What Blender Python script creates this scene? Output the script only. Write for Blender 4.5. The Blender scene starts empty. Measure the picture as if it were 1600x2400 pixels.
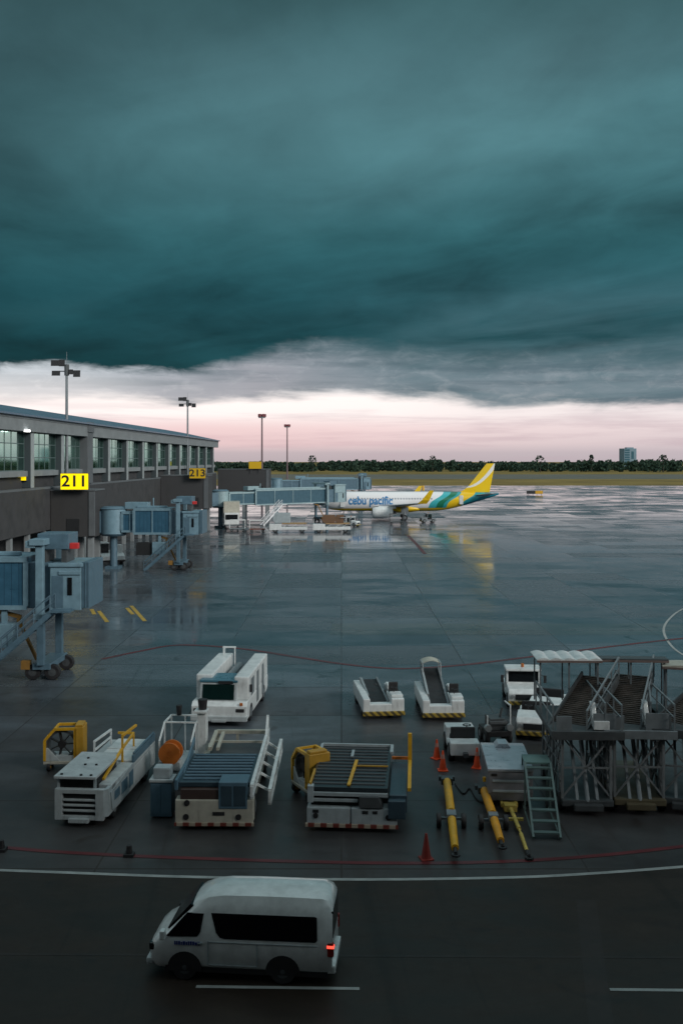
import bpy, math, random
from mathutils import Vector, Matrix
R = math.radians
random.seed(7)
S = bpy.context.scene
COL = S.collection

# ------------------------------------------------------------------ camera
F_PX, HOR, CAMZ = 2300.0, 1078.0, 12.5          # focal length and horizon in a 1600 x 2400 frame
cam_d = bpy.data.cameras.new('camera')
cam = bpy.data.objects.new('camera', cam_d)
COL.objects.link(cam)
cam_d.sensor_fit = 'VERTICAL'
cam_d.sensor_height = 36.0
cam_d.sensor_width = 24.0
cam_d.lens = 36.0 * F_PX / 2400.0
cam_d.shift_y = -(1200.0 - HOR) / 2400.0
cam_d.clip_start, cam_d.clip_end = 0.1, 12000.0
cam.location = (0, 0, CAMZ)
cam.rotation_euler = (R(90), 0, 0)
S.camera = cam
S.view_settings.view_transform = 'Standard'
S.view_settings.look = 'None'
S.view_settings.exposure = 0.0
S.view_settings.gamma = 1.0
S.cycles.max_bounces = 6
S.cycles.caustics_reflective = False
S.cycles.caustics_refractive = False

def lin(r, g, b):
    return tuple((c / 255 / 12.92) if c / 255 <= 0.04045 else ((c / 255 + 0.055) / 1.055) ** 2.4 for c in (r, g, b)) + (1.0,)

# ------------------------------------------------------------------ node helper
class NT:
    def __init__(s, tree): s.t = tree; s.n = tree.nodes; s.l = tree.links
    def new(s, typ, **kw):
        nd = s.n.new(typ)
        for k, v in kw.items(): setattr(nd, k, v)
        return nd
    def put(s, sock, v):
        if isinstance(v, bpy.types.NodeSocket): s.l.new(v, sock)
        elif v is not None: sock.default_value = v
    def m(s, op, a, b=None, c=None, clamp=False):
        nd = s.new('ShaderNodeMath', operation=op, use_clamp=clamp)
        for i, v in enumerate((a, b, c)):
            if v is not None: s.put(nd.inputs[i], v)
        return nd.outputs[0]
    def step(s, v, lo, hi):
        nd = s.new('ShaderNodeMapRange', interpolation_type='SMOOTHSTEP')
        s.put(nd.inputs[0], v); s.put(nd.inputs[1], lo); s.put(nd.inputs[2], hi)
        return nd.outputs[0]
    def rng(s, v, lo, hi, a, b):
        nd = s.new('ShaderNodeMapRange')
        for i, q in enumerate((v, lo, hi, a, b)): s.put(nd.inputs[i], q)
        return nd.outputs[0]
    def mix(s, f, a, b, blend='MIX'):
        nd = s.new('ShaderNodeMix', data_type='RGBA', blend_type=blend)
        s.put(nd.inputs[0], f); s.put(nd.inputs[6], a); s.put(nd.inputs[7], b)
        return nd.outputs[2]
    def ramp(s, v, stops, interp='LINEAR'):
        nd = s.new('ShaderNodeValToRGB'); cr = nd.color_ramp; cr.interpolation = interp
        while len(cr.elements) < len(stops): cr.elements.new(0.5)
        for e, (p, c) in zip(cr.elements, sorted(stops, key=lambda q: q[0])):
            e.position = p; e.color = c if hasattr(c, '__len__') else (c, c, c, 1)
        s.put(nd.inputs[0], v)
        return nd.outputs[0]
    def xyz(s, x, y, z):
        nd = s.new('ShaderNodeCombineXYZ')
        for i, v in enumerate((x, y, z)): s.put(nd.inputs[i], v)
        return nd.outputs[0]
    def sep(s, v):
        nd = s.new('ShaderNodeSeparateXYZ'); s.put(nd.inputs[0], v); return nd.outputs
    def noise(s, v, scale, detail=4, rough=0.55, dist=0.0):
        nd = s.new('ShaderNodeTexNoise'); s.put(nd.inputs['Vector'], v)
        nd.inputs['Scale'].default_value = scale; nd.inputs['Detail'].default_value = detail
        nd.inputs['Roughness'].default_value = rough; nd.inputs['Distortion'].default_value = dist
        return nd.outputs[0]

# ------------------------------------------------------------------ sky
SUN_EL, SUN_AZ = R(24), R(128)                   # soft light from behind and to the right, through the overcast
world = bpy.data.worlds.new('World'); S.world = world
world.use_nodes = True
world.node_tree.nodes.clear()
w = NT(world.node_tree)
gen = w.new('ShaderNodeTexCoord').outputs['Generated']
dx, dy, dz = w.sep(gen)
hl = w.m('SQRT', w.m('ADD', w.m('MULTIPLY', dx, dx), w.m('MULTIPLY', dy, dy)))
E = w.m('DIVIDE', dz, w.m('MAXIMUM', hl, 0.02))                   # tangent of the elevation
A = w.m('ARCTAN2', dx, dy)                                        # azimuth, 0 straight ahead
u = w.m('DIVIDE', w.m('ADD', A, 0.36), 0.72, clamp=True)
def az(px): return (math.atan((px - 800) / 2300) + 0.36) / 0.72
def el(y, px=800): return (1078 - y) / 2300 * math.cos(math.atan((px - 800) / 2300))
low = w.xyz(w.m('MULTIPLY', A, 5.0), w.m('MULTIPLY', E, 26.0), 0.3)
n_low = w.noise(low, 1.6, 6, 0.6, 0.25)
n_low2 = w.noise(w.xyz(w.m('MULTIPLY', A, 2.2), w.m('MULTIPLY', E, 34.0), 4.1), 2.4, 5, 0.6, 0.15)
n_hi = w.noise(w.xyz(w.m('MULTIPLY', A, 16.0), w.m('MULTIPLY', E, 40.0), 1.7), 2.2, 6, 0.65, 0.5)
# glow below the cloud
glow = w.ramp(w.m('MULTIPLY', E, 6.0), [
    (0.0, lin(190, 176, 180)), (0.045 * 1, lin(198, 182, 186)), (0.10, lin(230, 210, 210)), (0.19, lin(250, 230, 228)),
    (0.28, (1.08, 0.97, 0.94, 1)), (0.38, (1.12, 1.02, 0.98, 1)), (0.52, lin(236, 240, 244)), (0.70, lin(214, 226, 232))])
side = w.ramp(u, [(0, 0.0), (az(500), 0.0), (az(900), 0.1), (az(1150), 0.55), (az(1600), 0.9)])
glow = w.mix(w.m('MULTIPLY', side, 0.38), glow, lin(196, 188, 196))
streak = w.m('MULTIPLY', w.step(n_low2, 0.46, 0.66), w.m('SUBTRACT', 1.0, w.step(E, 0.03, 0.075)))
glow = w.mix(w.m('MULTIPLY', streak, 0.45), glow, lin(193, 172, 180))
# pink tint, low and left of the middle
pink = w.m('MULTIPLY', w.ramp(u, [(0, 0.3), (az(450), 0.9), (az(760), 0.7), (az(1100), 0.2), (1, 0.0)]), w.m('MULTIPLY', w.step(E, 0.006, 0.018), w.m('SUBTRACT', 1.0, w.step(E, 0.03, 0.048))))
glow = w.mix(w.m('MULTIPLY', pink, 0.5), glow, lin(238, 190, 192))
# grey cloud band in the middle
K = 6.0
EL = w.m('DIVIDE', w.ramp(u, [(az(p), K * el(y, p)) for p, y in ((0, 945), (220, 930), (420, 945), (560, 922), (700, 938), (800, 928), (900, 934), (1010, 937), (1150, 952), (1330, 955), (1600, 962))]), K)
wob = w.m('MULTIPLY', w.m('SUBTRACT', n_low, 0.5), 0.040)
mid_m = w.step(w.m('ADD', E, wob), w.m('ADD', EL, -0.006), w.m('ADD', EL, 0.010))
mid_op = w.ramp(u, [(0, 0.42), (az(120), 0.48), (az(260), 0.62), (az(380), 0.82), (az(520), 0.88), (az(800), 0.9), (az(1000), 0.96), (1, 0.97)])
gap = w.m('MULTIPLY', w.step(n_hi, 0.45, 0.75), 0.12)
mid_col = w.ramp(u, [(0, lin(150, 165, 176)), (az(400), lin(140, 146, 156)), (az(600), lin(142, 143, 152)), (az(800), lin(112, 126, 136)), (az(1000), lin(84, 112, 122)), (1, lin(88, 116, 126))])
mid_col = w.mix(w.m('MULTIPLY', w.m('SUBTRACT', n_low, 0.35), 0.9, clamp=True), mid_col, lin(176, 178, 186))
mid_col = w.mix(w.step(n_low2, 0.42, 0.62), mid_col, w.mix(0.5, mid_col, lin(70, 92, 104)))
sky = w.mix(w.m('MULTIPLY', mid_m, w.m('SUBTRACT', mid_op, gap, clamp=True)), glow, mid_col)
# dark shelf of cloud above
ED = w.m('DIVIDE', w.ramp(u, [(az(p), K * el(y, p)) for p, y in ((0, 866), (130, 860), (260, 874), (440, 878), (560, 858), (660, 842), (800, 854), (960, 872), (1150, 885), (1350, 882), (1600, 888))]), K)
ED = w.m('ADD', ED, w.m('ADD', w.m('MULTIPLY', w.m('SUBTRACT', n_low, 0.5), 0.022), w.m('MULTIPLY', w.m('SUBTRACT', n_hi, 0.5), 0.014)))
soft = w.ramp(u, [(0, 0.010), (az(420), 0.008), (az(560), 0.016), (az(800), 0.03), (1, 0.042)])
dark_m = w.step(E, w.m('SUBTRACT', ED, 0.003), w.m('ADD', ED, soft))
ks = 2.0
dk = w.ramp(w.m('DIVIDE', E, ks), [
    (0.085 / ks, (0.0032, 0.050, 0.060, 1)), (0.12 / ks, (0.0075, 0.063, 0.077, 1)), (0.165 / ks, (0.014, 0.083, 0.101, 1)),
    (0.225 / ks, (0.028, 0.110, 0.128, 1)), (0.31 / ks, (0.056, 0.150, 0.170, 1)), (0.40 / ks, (0.050, 0.122, 0.138, 1)),
    (0.48 / ks, (0.036, 0.090, 0.100, 1)), (0.62 / ks, (0.045, 0.09, 0.098, 1)), (0.95 / ks, (0.20, 0.29, 0.31, 1)), (1.6 / ks, (0.50, 0.64, 0.67, 1)), (1.0, (0.55, 0.68, 0.71, 1))])
inv = w.m('DIVIDE', 1.0, w.m('ADD', w.m('MAXIMUM', dz, 0.0), 0.10))
cx, cy = w.m('MULTIPLY', dx, inv), w.m('MULTIPLY', dy, inv)
n1 = w.noise(w.xyz(w.m('ADD', cx, w.m('MULTIPLY', cy, 0.45)), w.m('MULTIPLY', cy, 0.62), 5.3), 0.62, 4, 0.48, 0.5)
n2 = w.noise(w.xyz(w.m('ADD', cx, w.m('MULTIPLY', cy, 0.5)), w.m('MULTIPLY', cy, 0.9), 7.0), 1.7, 5, 0.5, 0.6)
n3 = w.noise(w.xyz(cx, w.m('MULTIPLY', cy, 0.62), 11.0), 4.2, 6, 0.6, 0.4)
lum = w.m('ADD', w.m('ADD', w.rng(n1, 0.30, 0.70, 0.70, 1.36), w.rng(n2, 0.3, 0.7, -0.24, 0.24)), w.rng(n3, 0.3, 0.7, -0.11, 0.11))
left = w.ramp(u, [(0, 0.72), (az(300), 0.88), (az(700), 1.0), (az(1200), 1.12), (1, 1.18)])
lum = w.m('MULTIPLY', w.m('MAXIMUM', lum, 0.3), left)
vs = w.new('ShaderNodeVectorMath', operation='SCALE'); w.put(vs.inputs[0], dk); w.put(vs.inputs['Scale'], lum)
dkc = w.mix(w.m('MULTIPLY', w.step(n1, 0.50, 0.72), 0.08), vs.outputs[0], (0.15, 0.18, 0.195, 1))
# right side of the shelf is greyer and lighter low down
hz = w.m('MULTIPLY', w.ramp(u, [(0, 0.0), (az(700), 0.12), (az(1100), 0.75), (1, 1.0)]), w.m('SUBTRACT', 1.0, w.step(E, 0.10, 0.22)))
dkc = w.mix(w.m('MULTIPLY', hz, w.rng(n2, 0.3, 0.7, 0.1, 0.6)), dkc, lin(98, 124, 134))
sky = w.mix(dark_m, sky, dkc)
# the storm has not reached the sky behind the viewer: bright even overcast there
back = w.step(dy, 0.35, -0.45)
bk = w.ramp(w.m('DIVIDE', E, 4.0), [(0.0, (0.80, 0.86, 0.90, 1)), (0.15, (0.72, 0.80, 0.84, 1)), (0.25, (0.26, 0.31, 0.32, 1)), (0.5, (0.17, 0.21, 0.215, 1)), (0.8, (0.36, 0.46, 0.47, 1)), (1.0, (0.48, 0.61, 0.63, 1))])
sky = w.mix(back, sky, bk)
vb = w.new('ShaderNodeVectorMath', operation='SCALE'); w.put(vb.inputs[0], sky); vb.inputs['Scale'].default_value = 10.0
nishi = w.new('ShaderNodeTexSky', sky_type='NISHITA', sun_disc=False)
nishi.sun_elevation = SUN_EL; nishi.sun_rotation = SUN_AZ
fin = w.mix(0.012, vb.outputs[0], nishi.outputs[0])
bg = w.new('ShaderNodeBackground'); bg.inputs['Strength'].default_value = 0.1
w.l.new(fin, bg.inputs['Color'])
w.l.new(bg.outputs[0], w.new('ShaderNodeOutputWorld').inputs['Surface'])

sun_d = bpy.data.lights.new('sun', 'SUN'); sun_d.energy = 2.1; sun_d.angle = R(20); sun_d.color = (1.0, 0.94, 0.88)
sun = bpy.data.objects.new('sun', sun_d); COL.objects.link(sun)
sdir = Vector((math.sin(SUN_AZ) * math.cos(SUN_EL), math.cos(SUN_AZ) * math.cos(SUN_EL), math.sin(SUN_EL)))
sun.rotation_euler = sdir.to_track_quat('Z', 'Y').to_euler()

# ------------------------------------------------------------------ mesh builder
class MB:
    def __init__(s): s.v = []; s.f = []; s.m = []
    def add(s, vs, fs, mi=0):
        b = len(s.v); s.v += [tuple(p) for p in vs]; s.f += [tuple(b + i for i in f) for f in fs]; s.m += [mi] * len(fs); return s
    def box(s, x0, x1, y0, y1, z0, z1, mi=0):
        return s.add([(x, y, z) for z in (z0, z1) for x, y in ((x0, y0), (x1, y0), (x1, y1), (x0, y1))],
                     [(3, 2, 1, 0), (4, 5, 6, 7), (0, 1, 5, 4), (1, 2, 6, 5), (2, 3, 7, 6), (3, 0, 4, 7)], mi)
    def bar(s, p, q, a, b=None, mi=0, up=(0, 0, 1)):
        b = a if b is None else b
        p, q = Vector(p), Vector(q); d = (q - p).normalized(); upv = Vector(up)
        if abs(d.dot(upv)) > 0.98: upv = Vector((0, 1, 0))
        sx = d.cross(upv).normalized(); sz = sx.cross(d)
        vs = [e + sx * (i * a / 2) + sz * (j * b / 2) for e in (p, q) for i, j in ((-1, -1), (1, -1), (1, 1), (-1, 1))]
        return s.add(vs, [(0, 1, 2, 3), (7, 6, 5, 4), (4, 5, 1, 0), (5, 6, 2, 1), (6, 7, 3, 2), (7, 4, 0, 3)], mi)
    def tube(s, p, q, r, r2=None, n=10, mi=0):
        r2 = r if r2 is None else r2
        p, q = Vector(p), Vector(q); d = (q - p).normalized()
        a = Vector((0, 0, 1)) if abs(d.z) < 0.9 else Vector((1, 0, 0))
        sx = d.cross(a).normalized(); sz = sx.cross(d)
        vs = [e + (sx * math.cos(2 * math.pi * i / n) + sz * math.sin(2 * math.pi * i / n)) * rr for e, rr in ((p, r), (q, r2)) for i in range(n)]
        fs = [(i, (i + 1) % n, n + (i + 1) % n, n + i) for i in range(n)] + [tuple(reversed(range(n))), tuple(range(n, 2 * n))]
        return s.add(vs, fs, mi)
    def ring(s, c, axis, r0, r1, w_, n=20, mi=0):
        """flat-sided annulus round axis"""
        rings = [(r0, -w_ / 2), (r1, -w_ / 2), (r1, w_ / 2), (r0, w_ / 2)]
        vs = []
        for i in range(n):
            t = 2 * math.pi * i / n
            for r, o in rings:
                k = (r * math.cos(t), r * math.sin(t))
                p = {'x': (o, k[0], k[1]), 'y': (k[0], o, k[1]), 'z': (k[0], k[1], o)}[axis]
                vs.append((c[0] + p[0], c[1] + p[1], c[2] + p[2]))
        fs = [(4 * i + j, 4 * i + (j + 1) % 4, 4 * ((i + 1) % n) + (j + 1) % 4, 4 * ((i + 1) % n) + j) for i in range(n) for j in range(4)]
        return s.add(vs, fs, mi)
    def prism(s, poly, axis, a, b, mi=0):
        def P(u_, v_, t): return {'x': (t, u_, v_), 'y': (u_, t, v_), 'z': (u_, v_, t)}[axis]
        n = len(poly)
        vs = [P(*p, a) for p in poly] + [P(*p, b) for p in poly]
        return s.add(vs, [tuple(range(n)), tuple(reversed(range(n, 2 * n)))] + [(i, n + i, n + (i + 1) % n, (i + 1) % n) for i in range(n)], mi)
    def loft(s, rings, mi=0, caps=True):
        n = len(rings[0]); vs = [p for r in rings for p in r]
        fs = [(k * n + i, k * n + (i + 1) % n, (k + 1) * n + (i + 1) % n, (k + 1) * n + i) for k in range(len(rings) - 1) for i in range(n)]
        if caps: fs += [tuple(reversed(range(n))), tuple(range((len(rings) - 1) * n, len(rings) * n))]
        return s.add(vs, fs, mi)
    def build(s, name, mats, parent=None, bevel=0.0, smooth=False, seg=2):
        me = bpy.data.meshes.new(name); me.from_pydata(s.v, [], s.f)
        for mt in (mats if isinstance(mats, (list, tuple)) else [mats]): me.materials.append(mt)
        me.polygons.foreach_set('material_index', s.m)
        import bmesh
        bm = bmesh.new(); bm.from_mesh(me); bmesh.ops.recalc_face_normals(bm, faces=bm.faces)
        if bevel > 0:
            es = [e for e in bm.edges if len(e.link_faces) == 2 and e.calc_face_angle(0) > 0.6]
            bmesh.ops.bevel(bm, geom=es, offset=bevel, segments=seg, affect='EDGES', clamp_overlap=True, profile=0.6)
        bm.to_mesh(me); bm.free()
        if smooth:
            me.polygons.foreach_set('use_smooth', [True] * len(me.polygons))
            if smooth != 'all': me.set_sharp_from_angle(angle=R(smooth if smooth > 1 else 40))
        o = bpy.data.objects.new(name, me); COL.objects.link(o)
        if parent is not None: o.parent = parent
        return o

def tag(o, label=None, cat=None, group=None, kind=None):
    if label: o['label'] = label
    if cat: o['category'] = cat
    if group: o['group'] = group
    if kind: o['kind'] = kind
    return o
def thing(name, label, cat, loc=(0, 0, 0), rz=0.0, group=None):
    o = bpy.data.objects.new(name, None); COL.objects.link(o); o.empty_display_size = 0.3
    o.location = loc; o.rotation_euler = (0, 0, rz)
    return tag(o, label, cat, group)
def copy_tree(o, parent=None):
    c = o.copy(); COL.objects.link(c)
    if parent is not None: c.parent = parent
    for ch in list(o.children): copy_tree(ch, c)
    return c
def at(x, y, z=0.0):
    """the point at height z seen at that place of the photograph"""
    Y = F_PX * (CAMZ - z) / (y - HOR); return Vector(((x - 800) / F_PX * Y, Y, z))
def PX(x, Y): return (x - 800) / F_PX * Y
def text_mesh(s, size, extrude=0.01):
    cu = bpy.data.curves.new('text', 'FONT'); cu.body = s; cu.size = size; cu.extrude = extrude; cu.offset = size * 0.022; cu.align_x = 'CENTER'; cu.align_y = 'CENTER'
    o = bpy.data.objects.new('text', cu); COL.objects.link(o)
    dg = bpy.context.evaluated_depsgraph_get(); me = bpy.data.meshes.new_from_object(o.evaluated_get(dg))
    bpy.data.objects.remove(o); bpy.data.curves.remove(cu)
    return me

# ------------------------------------------------------------------ materials
def mat(name, col, rough=0.5, metal=0.0, var=0.18, scale=2.5, dirt=0.25, dirt_col=(0.05, 0.045, 0.04, 1), bump=0.0, coat=0.0, wave=None, spec=0.5):
    m_ = bpy.data.materials.new(name); m_.use_nodes = True; t = NT(m_.node_tree)
    b = t.n['Principled BSDF']; col = tuple(col) + ((1,) if len(col) == 3 else ())
    oc = t.new('ShaderNodeTexCoord').outputs['Object']
    n = t.noise(oc, scale, 6, 0.62)
    c = t.mix(t.rng(n, 0.3, 0.7, 0, 1), tuple(v * (1 - var) for v in col[:3]) + (1,), tuple(min(1, v * (1 + var * 0.6)) for v in col[:3]) + (1,))
    if dirt > 0:
        sx, sy, sz = t.sep(oc)
        nd = t.noise(t.xyz(t.m('MULTIPLY', sx, 3.0), t.m('MULTIPLY', sy, 3.0), t.m('MULTIPLY', sz, 0.8)), 1.7, 7, 0.7)
        c = t.mix(t.m('MULTIPLY', t.step(nd, 0.52, 0.80), dirt), c, dirt_col)
    if wave:
        sp, ax, dep, wcol = wave
        q = t.sep(oc)[ax]; fr = t.m('FRACT', t.m('DIVIDE', q, sp))
        c = t.mix(t.m('LESS_THAN', fr, dep), c, wcol)
    t.put(b.inputs['Base Color'], c)
    t.put(b.inputs['Roughness'], t.rng(n, 0.3, 0.7, max(0.03, rough * 0.75), min(1, rough * 1.25)))
    b.inputs['Metallic'].default_value = metal
    b.inputs['Coat Weight'].default_value = coat
    b.inputs['Specular IOR Level'].default_value = spec
    if bump > 0:
        bp = t.new('ShaderNodeBump'); bp.inputs['Strength'].default_value = bump; bp.inputs['Distance'].default_value = 0.02
        t.put(bp.inputs['Height'], t.noise(oc, scale * 8, 4)); t.l.new(bp.outputs[0], b.inputs['Normal'])
    return m_
def emis(name, col, strength, base=None):
    m_ = bpy.data.materials.new(name); m_.use_nodes = True; t = NT(m_.node_tree); b = t.n['Principled BSDF']
    t.put(b.inputs['Base Color'], base or col); t.put(b.inputs['Emission Color'], col); b.inputs['Emission Strength'].default_value = strength
    b.inputs['Roughness'].default_value = 0.4
    return m_
def stripes(name, c1, c2, period, axis=0, slant=1.0):
    m_ = bpy.data.materials.new(name); m_.use_nodes = True; t = NT(m_.node_tree); b = t.n['Principled BSDF']
    x, y, z = t.sep(t.new('ShaderNodeTexCoord').outputs['Object'])
    q = t.m('ADD', (x, y)[axis], t.m('MULTIPLY', z, slant))
    t.put(b.inputs['Base Color'], t.mix(t.m('LESS_THAN', t.m('FRACT', t.m('DIVIDE', q, period)), 0.5), c1, c2)); b.inputs['Roughness'].default_value = 0.5
    return m_

WHITE = mat('white_paint', (0.70, 0.74, 0.74), 0.38, coat=0.2, dirt=0.45)
VANW = mat('van_white_paint', (0.74, 0.78, 0.77), 0.22, coat=0.5, dirt=0.12)
OFFW = mat('cream_paint', (0.46, 0.45, 0.38), 0.45, dirt=0.5)
GREYW = mat('grey_white_paint', (0.44, 0.49, 0.50), 0.45, dirt=0.5)
LGREY = mat('light_grey_paint', (0.36, 0.42, 0.44), 0.5)
MGREY = mat('mid_grey_metal', (0.20, 0.23, 0.245), 0.45, 0.2)
DGREY = mat('dark_grey_metal', (0.075, 0.085, 0.09), 0.5, 0.2)
BLACK = mat('black_rubber', (0.018, 0.018, 0.02), 0.6, var=0.3, dirt=0.15, dirt_col=(0.06, 0.055, 0.05, 1))
DARK = mat('dark_interior', (0.012, 0.014, 0.016), 0.7, dirt=0)
GLASSD = mat('dark_glass', (0.008, 0.010, 0.012), 0.07, dirt=0.0, var=0.0, coat=0.3)
TINT = mat('tinted_van_glass', (0.004, 0.004, 0.006), 0.12, dirt=0.0, var=0.0, spec=0.25)
YELLOW = mat('yellow_paint', (0.66, 0.36, 0.02), 0.42, dirt=0.45)
ORANGE = mat('orange_paint', (0.50, 0.14, 0.02), 0.5, dirt=0.5)
DYELL = mat('worn_yellow_paint', (0.50, 0.28, 0.03), 0.5, dirt=0.5)
REDOR = mat('cone_orange', (0.80, 0.085, 0.02), 0.5)
DRED = mat('faded_red', (0.22, 0.022, 0.015), 0.6)
NAVY = mat('navy_deck', (0.035, 0.062, 0.082), 0.35, bump=0.15, dirt=0.3)
BLUEG = mat('blue_grey_paint', (0.085, 0.16, 0.215), 0.42)
BRBLUE = mat('bridge_blue_panel', (0.035, 0.11, 0.175), 0.35, wave=(0.42, 0, 0.1, (0.02, 0.06, 0.10, 1)))
BRLITE = mat('bridge_light_steel', (0.17, 0.285, 0.35), 0.42)
BRMID = mat('bridge_mid_steel', (0.085, 0.155, 0.205), 0.45)
STEEL = mat('galvanised_steel', (0.42, 0.45, 0.46), 0.4, 0.5)
SILVER = mat('silver_sheet', (0.48, 0.53, 0.58), 0.32, 0.35, dirt=0.2)
SGREY = mat('grey_unit_paint', (0.20, 0.21, 0.23), 0.5)
RUST = mat('rusty_brown_steel', (0.088, 0.074, 0.064), 0.6, 0.1, var=0.5, dirt=0.6)
GREENB = mat('teal_glass', (0.005, 0.018, 0.017), 0.1, dirt=0, coat=0.3)
TEALW = mat('blue_tinted_roof', (0.06, 0.17, 0.23), 0.3)
BRN = mat('brown_wood', (0.16, 0.09, 0.05), 0.7)
BUMPS = stripes('red_white_stripes', (0.16, 0.035, 0.025, 1), (0.36, 0.31, 0.24, 1), 0.42, 0, 0.0)
BUMPY = stripes('yellow_black_stripes', (0.34, 0.24, 0.04, 1), (0.07, 0.055, 0.02, 1), 0.34, 0, 1.0)
REDL = emis('red_lamp_lit', (1.0, 0.05, 0.03, 1), 3.0, (0.5, 0.02, 0.02, 1))
REDB = emis('red_beacon', (0.9, 0.04, 0.04, 1), 0.12, (0.35, 0.03, 0.03, 1))
REDD = mat('red_lens', (0.25, 0.015, 0.01), 0.25, dirt=0)
SIGNY = emis('lit_yellow_sign', (1.0, 0.74, 0.0, 1), 0.85)
SIGNY2 = emis('dim_yellow_sign', (0.8, 0.5, 0.0, 1), 0.22, (0.35, 0.22, 0.01, 1))
LAMPW = emis('white_lamp', (1.0, 0.98, 0.95, 1), 4.0)

# ------------------------------------------------------------------ ground
def ground_mat(name, base, r_lo, r_hi, joints=True, sc=1.0, bumpd=0.004, tone=0.3, mix2=(0.5, 0.5), near_rough=0.0):
    m_ = bpy.data.materials.new(name); m_.use_nodes = True; t = NT(m_.node_tree); b = t.n['Principled BSDF']
    oc = t.new('ShaderNodeTexCoord').outputs['Object']; x, y, z = t.sep(oc)
    big = t.noise(t.xyz(t.m('MULTIPLY', x, 0.55), y, z), 0.035 * sc, 6, 0.62, 0.6)
    mid = t.noise(t.xyz(t.m('MULTIPLY', x, 0.5), y, 3.0), 0.22 * sc, 6, 0.65, 0.4)
    fine = t.noise(oc, 2.2, 5, 0.7)
    c = t.mix(t.rng(mid, 0.3, 0.7, 0, 1), tuple(v * (1 - tone) for v in base) + (1,), tuple(v * (1 + tone) for v in base) + (1,))
    c = t.mix(t.rng(fine, 0.35, 0.65, 0.0, 0.3), c, tuple(v * 0.5 for v in base) + (1,))
    tyre = t.noise(t.xyz(t.m('ADD', t.m('MULTIPLY', x, 1.0), t.m('MULTIPLY', y, 0.08)), t.m('MULTIPLY', y, 0.03), 9.0), 0.9, 5, 0.7, 0.8)
    c = t.mix(t.m('MULTIPLY', t.step(tyre, 0.56, 0.70), 0.55), c, tuple(v * 0.35 for v in base) + (1,))
    stain = t.noise(oc, 0.55, 3, 0.5, 1.2)
    c = t.mix(t.m('MULTIPLY', t.step(stain, 0.62, 0.72), 0.6), c, (0.010, 0.009, 0.009, 1))
    wet = t.step(t.m('ADD', t.m('MULTIPLY', big, mix2[0]), t.m('MULTIPLY', mid, mix2[1])), 0.40, 0.62)
    r = t.m('ADD', t.rng(wet, 0, 1, r_lo, r_hi), t.rng(fine, 0.3, 0.7, -0.03, 0.03))
    hgt = t.m('ADD', t.m('MULTIPLY', t.noise(oc, 14.0, 4, 0.7), 0.15), t.m('MULTIPLY', mid, 1.0))
    if joints:
        sx, sy = 7.5, 6.0
        fx = t.m('PINGPONG', x, sx / 2); fy = t.m('PINGPONG', y, sy / 2)
        j = t.m('MAXIMUM', t.m('LESS_THAN', fx, 0.03), t.m('LESS_THAN', fy, 0.045))
        wn = t.new('ShaderNodeTexWhiteNoise', noise_dimensions='2D')
        t.put(wn.inputs['Vector'], t.xyz(t.m('FLOOR', t.m('DIVIDE', x, sx)), t.m('FLOOR', t.m('DIVIDE', y, sy)), 0))
        sv = wn.outputs[0]
        c = t.mix(t.rng(sv, 0, 1, 0.0, 0.35), c, tuple(v * 0.45 for v in base) + (1,))
        c = t.mix(t.m('MULTIPLY', j, t.m('MULTIPLY', t.step(mid, 0.36, 0.56), 0.85)), c, (0.008, 0.008, 0.009, 1))
        r = t.m('ADD', r, t.m('ADD', t.m('MULTIPLY', t.m('POWER', sv, 3.0), 0.16), t.m('MULTIPLY', j, 0.12)))
        hgt = t.m('SUBTRACT', hgt, t.m('MULTIPLY', j, 0.5))
    if near_rough > 0:                                       # ground nearest the building turns rougher, browner and darker
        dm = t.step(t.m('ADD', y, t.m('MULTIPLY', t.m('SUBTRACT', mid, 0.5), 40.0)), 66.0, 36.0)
        r = t.m('ADD', r, t.m('MULTIPLY', dm, near_rough)); c = t.mix(t.m('MULTIPLY', dm, 0.75), c, t.mix(t.rng(mid, 0.3, 0.7, 0, 1), (0.019, 0.015, 0.0125, 1), (0.046, 0.036, 0.029, 1)))
    t.put(b.inputs['Base Color'], c); t.put(b.inputs['Roughness'], r)
    b.inputs['IOR'].default_value = 1.36
    bp = t.new('ShaderNodeBump'); bp.inputs['Strength'].default_value = 0.5; bp.inputs['Distance'].default_value = bumpd
    t.put(bp.inputs['Height'], hgt); t.l.new(bp.outputs[0], b.inputs['Normal'])
    return m_
def sheet(name, pts, z, m_):
    mb = MB(); mb.add([(p[0], p[1], z) for p in pts], [tuple(range(len(pts)))])
    return tag(mb.build(name, m_), kind='structure')
def ribbon(name, pts, wd, m_, z=0.012, closed=False):
    mb = MB(); L = []; Rr = []
    for i, p in enumerate(pts):
        a = Vector(pts[max(0, i - 1)]); b = Vector(pts[min(len(pts) - 1, i + 1)])
        d = (b - a); d.z = 0; d.normalize(); nrm = Vector((-d.y, d.x, 0)) * wd / 2
        L.append(Vector((p[0], p[1], z)) + nrm); Rr.append(Vector((p[0], p[1], z)) - nrm)
    n = len(pts)
    mb.add(L + Rr, [(i, i + 1, n + i + 1, n + i) for i in range(n - 1)])
    return tag(mb.build(name, m_), kind='structure')
def smooth_pts(px, k=8):
    out = []
    P_ = [Vector((p[0], p[1], 0)) for p in px]
    for i in range(len(P_) - 1):
        p0, p1, p2, p3 = P_[max(0, i - 1)], P_[i], P_[i + 1], P_[min(len(P_) - 1, i + 2)]
        for j in range(k):
            s_ = j / k
            out.append(0.5 * ((2 * p1) + (p2 - p0) * s_ + (2 * p0 - 5 * p1 + 4 * p2 - p3) * s_ ** 2 + (3 * p1 - p0 - 3 * p2 + p3) * s_ ** 3))
    out.append(P_[-1]); return out

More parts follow.
